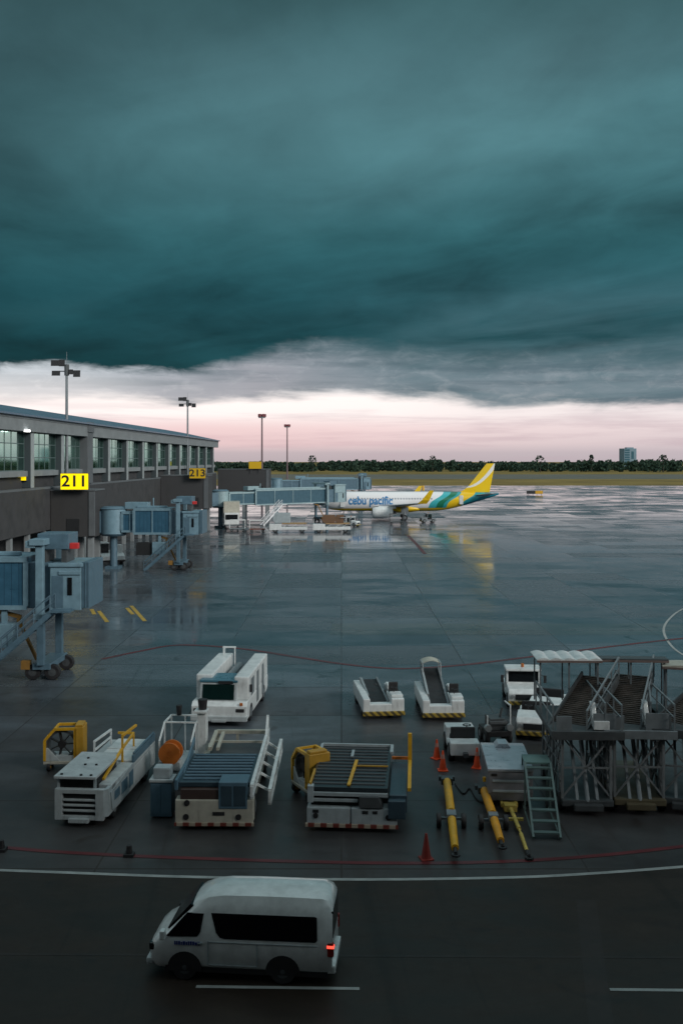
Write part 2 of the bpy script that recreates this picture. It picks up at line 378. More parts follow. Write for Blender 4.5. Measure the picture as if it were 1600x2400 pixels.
GRASS = mat('dry_airfield_grass', (0.23, 0.175, 0.06), 0.9, var=0.5, scale=0.02, dirt=0.4, dirt_col=(0.035, 0.045, 0.022, 1), spec=0.1)
sheet('ground', [(-4000, -300), (4000, -300), (4000, 6000), (-4000, 6000)], -0.02, GRASS)
APRON = ground_mat('wet_concrete_apron', (0.092, 0.116, 0.136), 0.05, 0.25, bumpd=0.0006, tone=0.4, near_rough=0.22)
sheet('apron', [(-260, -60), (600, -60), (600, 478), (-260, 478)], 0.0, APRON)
sheet('runway', [(-900, 640), (1500, 640), (1500, 850), (-900, 850)], 0.0, mat('runway_concrete', (0.125, 0.118, 0.09), 0.6, scale=0.03))
ROAD = ground_mat('damp_asphalt_road', (0.025, 0.018, 0.0135), 0.42, 0.62, joints=False, sc=3.0, bumpd=0.006)
edge = smooth_pts([at(*q) for q in ((-420, 2024), (0, 2040), (160, 2046), (450, 2056), (840, 2062), (1200, 2057), (1400, 2047), (1600, 2032), (1950, 2004))])
sheet('service_road', [(-60, -40)] + [(-60, edge[0].y)] + [(p.x, p.y) for p in edge] + [(60, edge[-1].y), (60, -40)], 0.005, ROAD)
PWHITE = mat('worn_white_line', (0.34, 0.36, 0.35), 0.5, var=0.3, scale=1.5, dirt=0.45)
PRED = mat('worn_red_line', (0.115, 0.016, 0.02), 0.4, var=0.4, scale=0.5, dirt=0.75, dirt_col=(0.03, 0.028, 0.03, 1))
PYEL = mat('worn_yellow_line', (0.42, 0.28, 0.04), 0.5, var=0.3, scale=1.0, dirt=0.4)
ribbon('white_road_line', edge, 0.17, PWHITE)
ribbon('white_lane_dash', [at(460, 2313), at(842, 2318)], 0.12, PWHITE)
ribbon('white_lane_dash', [at(1428, 2320), at(1810, 2324)], 0.12, PWHITE)
ribbon('white_lane_dash', [at(-510, 2300), at(-128, 2306)], 0.12, PWHITE)
ribbon('red_safety_line', smooth_pts([at(*q) for q in ((-300, 1962), (0, 1986), (150, 1998), (400, 2010), (800, 2022), (1100, 2022), (1350, 2010), (1600, 1984), (1850, 1950))]), 0.22, PRED)
ribbon('red_safety_line', smooth_pts([at(*q) for q in ((240, 1545), (330, 1526), (420, 1512), (560, 1520), (700, 1541), (800, 1556), (900, 1566), (980, 1566), (1100, 1557), (1300, 1532), (1500, 1507), (1750, 1480))]), 0.34, PRED)
ribbon('red_safety_line', smooth_pts([at(*q) for q in ((955, 1255), (975, 1275), (995, 1298))]), 0.5, PRED)
ribbon('white_curved_line', smooth_pts([at(*q) for q in ((1660, 1405), (1600, 1427), (1568, 1450), (1554, 1478), (1574, 1516), (1620, 1545), (1700, 1575))]), 0.17, PWHITE)
for a, b in (((215, 1428), (222, 1440)), ((232, 1432), (252, 1458)), ((298, 1425), (312, 1440)), ((308, 1420), (340, 1456))):
    ribbon('yellow_stand_mark', [at(*a), at(*b)], 0.32, PYEL)
PALEC = ground_mat('pale_wet_strip', (0.095, 0.115, 0.12), 0.10, 0.25, joints=True, bumpd=0.0006)
sheet('concrete_strip', [tuple(at(772, 1488))[:2], tuple(at(1900, 1488))[:2], tuple(at(1900, 1462))[:2], tuple(at(779, 1462))[:2]], 0.006, PALEC)
TRENCH = ground_mat('brown_road_patch', (0.030, 0.023, 0.020), 0.40, 0.6, joints=False, sc=3.0)
ribbon('road_patch', [at(1372, 2110), at(1390, 2260), at(1408, 2400), at(1430, 2600)], 0.55, TRENCH, z=0.009)
ribbon('road_seam', [at(-200, 2236), at(600, 2240), at(1800, 2246)], 0.10, TRENCH, z=0.0095)

# ================================================================== terminal building
TR = -R(1.25)
WALLD = mat('dark_wall_cladding', (0.045, 0.047, 0.05), 0.75, scale=0.6, dirt=0.4, wave=(1.5, 1, 0.012, (0.04, 0.04, 0.04, 1)))
CONC = mat('pale_concrete', (0.21, 0.235, 0.245), 0.7, scale=0.8, dirt=0.35)
CONCD = mat('grey_concrete', (0.11, 0.125, 0.135), 0.75, scale=0.8, dirt=0.4)
EDGE_LIT = mat('painted_edge_light', (0.30, 0.34, 0.35), 0.6, scale=0.8, dirt=0.3)  # pale tone painted in for the light on the outer fin edges
PILL = mat('painted_shade_concrete', (0.045, 0.062, 0.070), 0.75, scale=0.8, dirt=0.4)  # fin concrete darkened to carry the shade on the flanks
ROOFM = mat('blue_grey_roof', (0.13, 0.21, 0.29), 0.35, 0.4, scale=0.3, dirt=0.15, wave=(0.9, 1, 0.05, (0.06, 0.09, 0.12, 1)))
def clear_glass(name, tint, refl):
    m_ = bpy.data.materials.new(name); m_.use_nodes = True; t = NT(m_.node_tree); t.n.clear()
    tr = t.new('ShaderNodeBsdfTransparent'); gl = t.new('ShaderNodeBsdfGlossy'); gl.inputs['Roughness'].default_value = 0.05
    n = t.noise(t.new('ShaderNodeTexCoord').outputs['Object'], 0.25, 3)
    t.put(tr.inputs[0], t.mix(t.rng(n, .35, .65, 0, 1), tuple(v * .7 for v in tint) + (1,), tint + (1,))); gl.inputs[0].default_value = (0.62, 0.92, 0.82, 1)
    mx = t.new('ShaderNodeMixShader'); mx.inputs[0].default_value = refl
    t.l.new(tr.outputs[0], mx.inputs[1]); t.l.new(gl.outputs[0], mx.inputs[2]); t.l.new(mx.outputs[0], t.new('ShaderNodeOutputMaterial').inputs['Surface'])
    return m_
WGLASS = clear_glass('green_tinted_glazing', (0.66, 0.92, 0.82), 0.68)
MULL = mat('window_mullion', (0.10, 0.15, 0.15), 0.5)
term = thing('terminal_building', 'long grey terminal building with tall green windows between concrete fins', 'building', (-35.0, 0, 0), TR)
Y0, Y1 = 56.0, 235.0
m = MB(); m.box(-30, -1.25, Y0, Y1, 9.4, 11.3); m.box(-30, -0.2, Y0, Y1 + 0.4, 15.5, 16.9); m.box(-30, -1.3, Y0 - 1, Y0, 11.3, 15.5); m.box(-30, 0.0, Y0, Y1 + 0.2, 4.7, 9.4); m.box(-30, -3.5, Y0, Y1 - 2, 0, 4.7); m.box(-1.25, -0.9, Y0, Y1, 9.4, 10.7)
m.build('wall', WALLD, term)
m = MB(); m.box(-1.24, -0.30, Y0, Y1, 10.75, 11.35); m.build('sill_band', CONC, term, 0.03)
m = MB(); m.box(-0.19, 0.35, Y0, Y1 + 0.6, 15.45, 16.95); m.box(-1.2, 0.42, Y0, Y1 + 0.65, 16.72, 17.0); m.build('fascia', CONC, term, 0.03)
m = MB(); m.box(-0.6, 0.03, Y0, Y1 + 0.21, 9.28, 9.52); m.build('parapet_rim', CONCD, term)
m = MB()
prof = [(0.75, 16.98), (0.75, 17.16), (-4, 18.15), (-8, 19.0), (-12, 19.7), (-18, 20.2), (-30, 20.2), (-30, 17.0)]
m.prism(prof, 'y', Y0, Y1 + 0.9); m.build('roof', ROOFM, term)
for k in range(-4, 13):
    yc = 104.0 + 10.5 * k
    big = (k == 2)
    hw = 1.2 if big else 0.5
    m = MB(); m.box(-1.25, 0.36 if big else 0.0, yc - hw, yc + hw, 9.55, 16.72 if big else 15.5)
    if big: m.box(-0.6, 0.5, yc - 1.3, yc + 1.3, 16.0, 17.3)
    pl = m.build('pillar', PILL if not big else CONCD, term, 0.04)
    if not big:
        m = MB(); m.box(0.0, 0.06, yc - hw, yc + hw, 9.55, 15.44); m.build('painted_lit_edge', EDGE_LIT, pl, 0.01)  # paler strip paints side light onto the fin's outer face
    if k < 12:
        a, b = yc + (1.2 if big else 0.5), yc + 10.0 - (0.7 if k == 1 else 0)
        m = MB(); m.box(-.78, -.70, a, b, 11.35, 15.5); gl = m.build('window', WGLASS, term)
        m = MB(); nb = 5
        for i in range(nb + 1):
            yy = a + (b - a) * i / nb; m.box(-.70, -.66, yy - 0.035, yy + 0.035, 11.35, 15.5)
        for zz in (11.4, 12.75, 14.2, 15.45): m.box(-.70, -.65, a, b, zz - 0.045, zz + 0.045)
        m.box(-1.05, -0.79, a + 0.3, b - 0.3, 11.36, 11.9, 1)
        m.build('mullions', [MULL, DARK], gl)
for k in range(-2, 17):
    yc = 104.0 + 10.5 * k
    m = MB(); m.box(-30, -29.7, yc - 0.25, yc + 0.25, 11.3, 15.5); m.build('rear_pillar', CONC, term)
for k in range(-4, 24):
    yc = 98.5 + 5.25 * k + 5.25
    m = MB(); m.box(-0.7, -0.2, yc - 0.28, yc + 0.28, 0, 4.7); m.build('column', CONC, term, 0.03)
m = MB(); m.box(0.3, 0.62, 100.6, 101.6, 15.4, 15.62); m.build('ceiling_lamp', LAMPW, term)

# boarding nodes in front of the terminal, each feeding one jet bridge
def node_building(label, Yb, xr, ztop, zbot, door_x, dz=1.0, depth=4.0):
    x0 = -35 + 0.0218 * Yb + 0.06
    t = thing('boarding_node', label, 'building', (x0, Yb, 0), TR, 'dark boarding nodes jutting from the terminal')
    wd = xr - x0
    m = MB(); m.box(0, wd, 0, depth, zbot, ztop); m.build('wall', WALLD, t, 0.02)
    m = MB(); m.box(-0.05, wd + 0.08, -0.08, depth + 0.08, ztop - 0.02, ztop + 0.14); m.build('roof_rim', CONCD, t, 0.02)
    m = MB(); m.box(door_x - x0 - 0.7, door_x - x0 + 0.7, -0.06, 0.05, zbot + 0.45, zbot + 2.0); m.build('vent_opening', DARK, t)
    m = MB(); m.box(wd - 0.65, wd + 0.03, -0.1, 0.1, zbot + 0.1, ztop - 0.1); m.build('corner_panel', CONCD, t, 0.02)
    for xx in (0.6, wd / 2, wd - 0.6):
        for yy in (0.4, depth - 1):
            m = MB(); m.box(xx - 0.3, xx + 0.3, yy, yy + 0.6, 0, zbot); m.build('column', CONC, t, 0.02)
    return t
node_building('dark boarding node under the lit 211 sign', 110.0, -27.6, 9.05, 3.9, PX(172, 110))
node_building('dark boarding node under the dim yellow numbered sign', 170.0, PX(487, 170), 9.75, 4.0, PX(457, 170), depth=5.0)
nb3 = node_building('farthest dark boarding node below the small blank yellow sign', 236.5, PX(630, 236.5), 10.2, 4.2, PX(610, 236.5), depth=6.0)
nb3.children[1].name = 'roof_rim'

def gate_sign(label, txt, cx_, Yb, z0, z1, wd, face, posts=True, cat='gate sign'):
    t = thing('gate_sign', label, cat, (cx_, Yb, z0), 0)
    h = z1 - z0
    m = MB(); m.box(-wd / 2 - 0.06, wd / 2 + 0.06, 0.0, 0.30, -0.06, h + 0.06); m.build('sign_case', DGREY, t, 0.02)
    m = MB(); m.box(-wd / 2, wd / 2, -0.03, 0.0, 0, h); m.build('sign_face', face, t)
    if txt:
        me = text_mesh(txt, h * 0.98, 0.01); me.materials.append(BLACK)
        o = bpy.data.objects.new('lettering', me); COL.objects.link(o); o.parent = t
        o.location = (0, -0.05, h * 0.5); o.rotation_euler = (R(90), 0, 0); o.scale = (1.12, 1, 1)
    if posts:
        m = MB()
        for s_ in (-1, 1): m.tube((s_ * wd * 0.32, 0.15, -1.0), (s_ * wd * 0.32, 0.15, 0), 0.06)
        m.build('bracket', DGREY, t)
    return t
gate_sign('brightly lit yellow gate sign reading 211 on the dark node', '211', PX(175, 108.9), 108.9, 9.22, 10.98, 3.05, SIGNY, False)
gate_sign('dimmer yellow gate sign reading 213 on the middle node roof', '213', PX(463, 168.8), 168.8, 9.35, 11.05, 2.75, SIGNY2, False)
gate_sign('small blank dull yellow sign on the farthest node', '', PX(598, 235.8), 235.8, 10.4, 12.1, 3.0, SIGNY2, True)
gate_sign('little square lit yellow sign on the terminal sill at the left', '', -34.85 + 1.25, 103.2, 10.35, 11.3, 0.95, SIGNY, False)

# ================================================================== light masts
def mast(label, px, Yb, ztop, big=True):
    t = thing('light_mast', label, 'light mast', (PX(px, Yb), Yb, 0), 0, 'floodlight masts along the terminal')
    m = MB(); m.tube((0, 0, 0), (0, 0, ztop - 1.0), 0.26, 0.15, 12); m.tube((0, 0, ztop - 1.0), (0, 0, ztop + 1.3), 0.03, 0.02, 6); m.build('pole', MGREY, t, smooth=True)
    m = MB(); m.bar((-1.7, 0, ztop - 1.0), (1.6, 0, ztop - 1.0), 0.12); m.bar((-1.7, 0, ztop - 0.3), (0.2, 0, ztop - 0.3), 0.12); m.tube((0, 0, ztop - 1.5), (0, 0, ztop - 0.2), 0.28); m.build('head_frame', DGREY, t)
    for (lx, lz, sx, sz) in ((-1.3, ztop - 0.05, 0.5, 0.35), (-0.5, ztop - 0.05, 0.35, 0.4), (-1.2, ztop - 1.25, 0.5, 0.3), (0.55, ztop - 1.1, 0.25, 0.3), (1.25, ztop - 1.3, 0.42, 0.4)):
        m = MB(); m.loft([[(lx - sx, -0.30, lz - sz), (lx + sx, -0.30, lz - sz), (lx + sx, -0.22, lz + sz), (lx - sx, -0.22, lz + sz)], [(lx - sx * .5, 0.35, lz - sz * .6), (lx + sx * .5, 0.35, lz - sz * .6), (lx + sx * .5, 0.35, lz + sz * .8), (lx - sx * .5, 0.35, lz + sz * .8)]])
        m.build('floodlight', BLACK, t)
    return t
mast('nearest and tallest looking floodlight mast beside the terminal windows', 157, 116.2, 24.0)
mast('second floodlight mast, seen against the far terminal windows', 440, 194.5, 24.6)
def redmast(label, px, Yb, ztop):
    t = thing('light_mast', label, 'light mast', (PX(px, Yb), Yb, 0), 0, 'floodlight masts along the terminal')
    m = MB(); m.tube((0, 0, 0), (0, 0, ztop), 0.30, 0.2, 10); m.build('pole', mat('reddish_mast_paint', (0.16, 0.11, 0.12), 0.6), t, smooth=True)
    m = MB(); m.ring((0, 0, ztop - 0.5), 'z', 0.3, 0.95, 0.25, 12); m.build('lamp_ring', MGREY, t)
    for i in range(5):
        a = i * 1.2566 + 0.3; c = (0.85 * math.cos(a), 0.85 * math.sin(a))
        m = MB(); m.box(c[0] - 0.3, c[0] + 0.3, c[1] - 0.3, c[1] + 0.3, ztop - 0.35, ztop + 0.45); m.build('floodlight', mat('red_brown_lamp', (0.20, 0.05, 0.06), 0.5) if i == 0 else bpy.data.materials['red_brown_lamp'], t, 0.05)
    return t
redmast('reddish ring topped mast just right of the blank yellow sign', 614, 268, 24.6)
redmast('farthest, thinnest mast with a small dark ring head', 673, 346, 24.6)

# ================================================================== jet bridges
def wheel(parent, c, r, wd, axis='x', rim=None, name='wheel', side=None):
    x, y, z = c
    d = {'x': Vector((1, 0, 0)), 'y': Vector((0, 1, 0))}[axis] * wd / 2; cc = Vector(c)
    m = MB()
    prof_ = [(0.55, 1.0), (0.92, 1.0), (1.0, 0.72), (1.0, -0.72), (0.92, -1.0), (0.55, -1.0)]
    n = 20; rings = []
    for rr, oo in prof_:
        ring_ = []
        for i in range(n):
            a = 2 * math.pi * i / n
            q = (Vector((0, math.cos(a), math.sin(a))) if axis == 'x' else Vector((math.cos(a), 0, math.sin(a)))) * rr * r
            ring_.append(tuple(cc + q + d * oo))
        rings.append(ring_)
    m.loft(rings, caps=True)
    t = m.build(name, BLACK, parent, smooth=50)
    m = MB(); m.tube(cc - d * 1.02, cc + d * 1.02, r * 0.52, n=14); m.tube(cc - d * 1.1, cc + d * 1.1, r * 0.2, n=8)
    m.build('rim', rim or MGREY, t, 0.01)
    return t
def stair_flight(t, p_top, p_bot, wd, wdir, matl, steps=14, rail=1.0, name='service_stair'):
    """p_top/p_bot on the near stringer, wdir = direction of its width"""
    a, b, wv = Vector(p_top), Vector(p_bot), Vector(wdir).normalized() * wd
    m = MB()
    for o in (Vector((0, 0, 0)), wv): m.bar(a + o, b + o, 0.07, 0.28)
    for i in range(steps):
        f = (i + 0.5) / steps; c = a.lerp(b, f)
        hd = (b - a); hd.z = 0; hd = hd.normalized() * 0.14
        m.add([tuple(c - hd), tuple(c + hd), tuple(c + hd + wv), tuple(c - hd + wv), tuple(c - hd - Vector((0, 0, .04))), tuple(c + hd - Vector((0, 0, .04))), tuple(c + hd + wv - Vector((0, 0, .04))), tuple(c - hd + wv - Vector((0, 0, .04)))],
              [(0, 1, 2, 3), (7, 6, 5, 4), (0, 4, 5, 1), (1, 5, 6, 2), (2, 6, 7, 3), (3, 7, 4, 0)])
    st = m.build(name, matl, t)
    m = MB(); up = Vector((0, 0, rail))
    for o in (Vector((0, 0, 0)), wv):
        m.tube(a + o + up, b + o + up, 0.04, n=6); m.tube(a + o + up * 0.55, b + o + up * 0.55, 0.03, n=6)
        for i in range(6):
            c = a.lerp(b, i / 5) + o; m.tube(c, c + up, 0.03, n=6)
    m.build('handrail', matl, st)
    return st
def jet_bridge(label, rot, cab, f=4.1, extend=None, stair_x=None, stair_mat=None, cabinet=True, beacon=True, roofbox=True, col=None, panel=None, pins=False, liftoff=-0.9, hc=0.0, neck=1.4, cabw=1.75):
    r_, c_ = Vector(rot), Vector(cab); d = c_ - r_; L = d.length
    t = thing('jet_bridge', label, 'jet bridge', (r_.x, r_.y, 0), math.atan2(d.y, d.x), 'passenger jet bridges on the apron')
    LT = col or BRLITE; PN = panel or BRBLUE
    cabl = neck + cabw; xe = L - cabl - 0.45                                    # tunnel end
    m = MB(); m.tube((0, 0, f - 0.1), (0, 0, f + 2.75), 1.5, n=28); m.build('rotunda', LT, t, smooth=50)
    m = MB(); m.tube((0, 0, f + 2.75), (0, 0, f + 3.0), 1.62, 1.2, n=28); m.tube((0, 0, f - 0.35), (0, 0, f - 0.1), 1.3, 1.58, n=28); m.build('rotunda_cap', BRMID, t)
    m = MB(); m.tube((0, 0, 0.3), (0, 0, f - 0.3), 0.42, n=14); m.box(-0.8, 0.8, -0.8, 0.8, 0, 0.3); m.build('support_column', BRMID, t)
    m = MB(); m.box(-2.6, -1.2, -1.1, 1.1, f, f + 2.5); m.build('fixed_link', BRMID, t, 0.03)
    xa = 1.3 + (xe - 1.3) * 0.24
    def tunnel(name, x0, x1, hw, z0, z1, step):
        m = MB(); m.box(x0, x1, -hw + 0.06, hw - 0.06, z0 + 0.1, z1 - 0.1)
        tn = m.build(name, PN, t)
        m = MB()
        for s_ in (-1, 1):
            y_ = s_ * (hw - 0.03)
            m.bar((x0, y_, z1 - 0.16), (x1, y_, z1 - 0.16), 0.14, 0.32); m.bar((x0, y_, z0 + 0.12), (x1, y_, z0 + 0.12), 0.14, 0.24)
            n = max(2, round((x1 - x0) / step))
            for i in range(n + 1):
                q = x0 + 0.06 + (x1 - x0 - 0.12) * i / n; m.bar((q, y_, z0 + 0.2), (q, y_, z1 - 0.3), 0.12 if 0 < i < n else 0.3, 0.10)
        m.box(x0, x1, -hw + 0.1, hw - 0.1, z1 - 0.1, z1 - 0.02)
        m.build('frame', LT, tn)
        return tn
    tunnel('inner_tunnel', 1.2, xa + 0.5, 1.15, f + 0.1, f + 2.5, 2.6)
    tunnel('outer_tunnel', xa, xe, 1.45, f - 0.12, f + 2.9, 4.6)
    m = MB()                                                     # services on the roof
    m.box(xa + 0.3, xe - 0.6, -0.85, -0.45, f + 2.9, f + 3.12); m.box(xa - 1.2, xa + 1.4, -0.6, 0.9, f + 2.75, f + 3.5); m.tube((xa + 2, -0.2, f + 2.9), (xa + 2, -0.2, f + 4.0), 0.08)
    m.build('roof_duct', LT, t, 0.03)
    xl = xe - liftoff
    m = MB()
    for s_ in (-1, 1): m.box(xl - 0.21, xl + 0.21, s_ * 1.9 - 0.2, s_ * 1.9 + 0.2, f - 0.55, f + 3.85)
    m.box(xl - 0.5, xl + 0.35, -2.3, 2.3, f + 3.6, f + 3.95); m.box(xl - 0.3, xl + 0.3, -2.1, 2.1, f - 0.6, f - 0.25); m.box(xl - 0.75, xl - 0.2, -2.2, -1.6, f + 3.45, f + 3.85)
    m.build('lift_frame', LT, t, 0.03)
    m = MB(); m.box(xl - 0.2, xl + 0.2, -1.9, -1.55, 0.9, f - 0.4); m.box(xl - 0.2, xl + 0.2, 1.55, 1.9, 0.9, f - 0.4); m.box(xl - 0.5, xl + 0.5, -1.7, 1.7, 0.62, 0.95); m.build('drive_leg', BRMID, t, 0.02)
    for sx in (-0.9, 0.9):
        for s_ in (-1.35, 1.35): wheel(t, (xl + sx * 0.62, s_, 0.44), 0.44, 0.36, 'y', DGREY, 'drive_wheel')
    m = MB(); m.bar((xl - 1.6, -0.9, f - 0.7), (xl - 0.4, -1.2, 1.1), 0.16); m.bar((xl - 2.6, -0.9, f - 0.3), (xl - 1.4, -0.9, f - 0.62), 0.16, 0.22); m.box(xl - 1.2, xl - 0.7, -1.6, -1.2, 0.6, 1.1); m.build('drive_brace', mat('dull_ochre_paint', (0.26, 0.14, 0.03), 0.6, dirt=0.6) if 'dull_ochre_paint' not in bpy.data.materials else bpy.data.materials['dull_ochre_paint'], t, 0.02)
    # cab: neck, round corridor, operator end
    m = MB(); m.box(xe, xe + neck + 0.05, -1.35, 1.35, f - 0.05, f + 2.55); m.build('cab_neck', BRMID, t, 0.03)
    m = MB(); m.box(xe + neck, xe + cabl, -1.7, 1.6, f - 0.1, f + 2.5 + hc); m.box(xe + neck - 0.08, xe + cabl + 0.1, -1.8, 1.7, f + 2.35 + hc, f + 2.55 + hc); m.box(xe + neck + 0.5, xe + cabl, -1.78, -1.5, f + 1.9, f + 2.12)
    cb = m.build('cab', LT, t, 0.04)
    m = MB(); m.box(xe + cabl - 0.75, xe + cabl - 0.5, -1.74, -1.6, f + 0.75, f + 1.75); m.build('window', GLASSD, cb)
    m = MB(); m.box(xe + neck + 0.1, xe + neck + 0.75, -1.725, -1.62, f + 0.05, f + 1.85); m.build('door', BRMID, cb, 0.02)
    m = MB(); 
    for i in range(3): m.box(xe + cabl + 0.02 + i * 0.15, xe + cabl + 0.14 + i * 0.15, -1.55 - 0.03 * (i % 2), 1.5 + 0.03 * (i % 2), f + 0.0, f + 2.6)
    m.build('canopy', BRMID, t, 0.02)
    if roofbox:
        m = MB(); m.box(xe + 0.55, xe + 2.35, -1.3, 0.6, f + 3.3, f + 4.2); m.build('roof_unit', BRMID, t, 0.05)
        m = MB(); m.box(xe + 0.7, xe + 1.0, -1.2, 0.4, f + 2.5, f + 3.3); m.box(xe + 1.9, xe + 2.2, -1.2, 0.4, f + 2.5, f + 3.3); m.build('roof_unit_leg', DGREY, t)
    if beacon:
        m = MB(); m.box(xe + 2.36, xe + 2.85, -1.2, -0.85, f + 3.32, f + 3.66); m.build('beacon', REDB, t, 0.05)
    if cabinet:
        m = MB(); m.box(xl - 3.0, xl - 1.6, -1.75, -0.75, 1.85, 3.2); m.build('control_cabinet', LT, t, 0.04)
        m = MB(); m.box(xl - 2.4, xl - 2.1, -1.3, -1.1, 3.2, f); m.build('cabinet_hanger', LT, t)
        m = MB(); m.box(xl - 4.9, xl - 3.2, -1.5, -0.5, 1.7, 3.1); m.build('equipment_box', DARK, t, 0.04)
    sx = xe + neck + 0.3 if stair_x is None else stair_x
    m = MB(); m.box(sx - 0.1, sx + 1.1, -2.75, -1.66, f - 0.1, f); m.build('stair_landing', stair_mat or BRMID, t)
    stair_flight(t, (sx, -2.7, f - 0.15), (sx - 4.5, -2.7, 0.1), 0.95, (0, 1, 0), stair_mat or BRMID)
    return t
jet_bridge('nearest jet bridge at the left edge, blue tunnel and pale cab with lift columns', (-38.5, 57.5, 0), (-14.25, 57.2, 0), 4.1)
jet_bridge('second jet bridge with bright blue tunnel running right from the 211 node', (PX(267, 113), 113, 0), (PX(482, 113), 112.5, 0), 4.15)
jet_bridge('long jet bridge docked at the parked airliner', (PX(517, 182), 182, 0), (PX(800, 203), 202.0, 0), 4.0, stair_x=12.4, stair_mat=mat('white_stair_paint', (0.72, 0.74, 0.76), 0.45), cabinet=False, beacon=False, col=mat('pale_teal_steel', (0.26, 0.37, 0.40), 0.45), panel=mat('teal_bridge_panel', (0.045, 0.11, 0.15), 0.35, wave=(0.42, 0, 0.1, (0.02, 0.06, 0.09, 1))), liftoff=0.6, hc=1.0, neck=1.6, cabw=2.8)
jet_bridge('far jet bridge whose dark windowed cab rises behind the airliner', (PX(648, 252), 252, 0), (PX(868, 256), 256, 0), 4.9, cabinet=False, beacon=False, hc=0.5, panel=BRMID, roofbox=True)

# ================================================================== airliner
def loft_y(stations, n=28, sy=1.0):
    """stations: (x, half width, half height, centre z)"""
    return [[(x, a * math.cos(2 * math.pi * i / n), zc + h * math.sin(2 * math.pi * i / n)) for i in range(n)] for x, a, h, zc in stations]
def fus_mat():
    m_ = bpy.data.materials.new('airliner_livery'); m_.use_nodes = True; t = NT(m_.node_tree); b = t.n['Principled BSDF']
    oc = t.new('ShaderNodeTexCoord').outputs['Object']; x, y, z = t.sep(oc)
    q = t.m('SUBTRACT', x, t.m('MULTIPLY', t.m('SUBTRACT', z, 3.8), 1.05))
    q = t.m('ADD', q, t.m('MULTIPLY', t.m('SINE', t.m('MULTIPLY', z, 2.1)), 0.35))
    W_, Y_, T_, G_ = (0.80, 0.81, 0.82, 1), (0.80, 0.52, 0.01, 1), (0.0, 0.17, 0.24, 1), (0.01, 0.17, 0.09, 1)
    c = t.ramp(t.m('DIVIDE', q, 40.0), [(0, W_), (23.6 / 40, (0.05, 0.42, 0.46, 1)), (25.3 / 40, G_), (26.6 / 40, (0.03, 0.33, 0.35, 1)), (27.4 / 40, Y_), (30.4 / 40, (0.02, 0.30, 0.34, 1)), (32.5 / 40, T_)], 'CONSTANT')
    belly = t.m('MULTIPLY', t.m('LESS_THAN', z, t.rng(x, 0, 28, 2.3, 2.5)), t.m('LESS_THAN', q, 30.0))
    c = t.mix(belly, c, Y_)
    c = t.mix(t.m('MULTIPLY', t.m('LESS_THAN', z, t.rng(x, 27, 36, 2.4, 4.9)), t.m('GREATER_THAN', x, 30)), c, (0.0, 0.09, 0.14, 1))
    t.put(b.inputs['Base Color'], c); b.inputs['Roughness'].default_value = 0.25; b.inputs['Coat Weight'].default_value = 0.4
    return m_
def fin_mat():
    m_ = bpy.data.materials.new('airliner_fin_livery'); m_.use_nodes = True; t = NT(m_.node_tree); b = t.n['Principled BSDF']
    x, y, z = t.sep(t.new('ShaderNodeTexCoord').outputs['Object'])
    cv = t.m('ADD', 6.75, t.m('MULTIPLY', t.m('POWER', t.m('MAXIMUM', t.m('SUBTRACT', x, 30.5), 0.0), 2.0), 0.118))
    dd = t.m('SUBTRACT', z, cv)
    wd = t.rng(x, 31, 36.5, 0.12, 0.62)
    k = t.m('LESS_THAN', t.m('ABSOLUTE', dd), wd)
    c = t.mix(k, (0.82, 0.55, 0.01, 1), (0.80, 0.80, 0.74, 1))
    t.put(b.inputs['Base Color'], c); b.inputs['Roughness'].default_value = 0.3
    return m_
FUS, FINM = fus_mat(), fin_mat()
plane = thing('airliner', 'white and yellow airliner with a yellow tail fin parked at the jet bridge', 'airliner', (-4.6, 207.0, 0), -R(1.0))
st = [(0, .05, .05, 3.25), (0.25, .45, .42, 3.27), (0.8, .85, .82, 3.35), (1.6, 1.25, 1.25, 3.5), (2.8, 1.62, 1.68, 3.66), (4.2, 1.88, 1.96, 3.76), (5.8, 1.975, 2.07, 3.8)]
st += [(x, 1.975, 2.07, 3.8) for x in (8, 11, 14, 17, 20, 23)] + [(25, 1.95, 2.02, 3.84), (27, 1.82, 1.86, 3.98), (29, 1.6, 1.62, 4.2), (31, 1.32, 1.34, 4.46), (33, 1.0, 1.02, 4.74), (35, .66, .7, 5.02), (36.6, .38, .42, 5.25), (37.57, .16, .2, 5.38)]
MB().loft(loft_y(st, 32)).build('fuselage', FUS, plane, smooth=60)
m = MB(); m.loft(loft_y([(10.2, .3, .2, 2.2), (11.5, 1.9, .75, 2.3), (14, 2.1, .95, 2.3), (18, 2.1, .95, 2.3), (20.5, 1.6, .6, 2.3), (22, .3, .2, 2.2)], 20)); m.build('belly_fairing', mat('airliner_yellow', (0.80, 0.52, 0.01), 0.3, dirt=0.1), plane, smooth=60)
m = MB(); yt = 0.16
def aer(x0, x1, z, y, th): return [(x0, y, z), (x0 + (x1 - x0) * .3, y, z + th), (x1, y, z), (x0 + (x1 - x0) * .3, y, z - th * .7)]
def fin_ring(x0, x1, z, th): return [(x0, 0, z), (x0 + (x1 - x0) * .3, th, z), (x1, 0, z), (x0 + (x1 - x0) * .3, -th, z)]
m.loft([fin_ring(28.6, 35.7, 5.5, .10), fin_ring(30.0, 35.75, 6.0, .3), fin_ring(31.2, 35.9, 6.9, .27), fin_ring(34.7, 36.75, 11.3, .12), fin_ring(35.1, 36.8, 11.76, .06)]); m.build('tail_fin', FINM, plane, smooth=30)
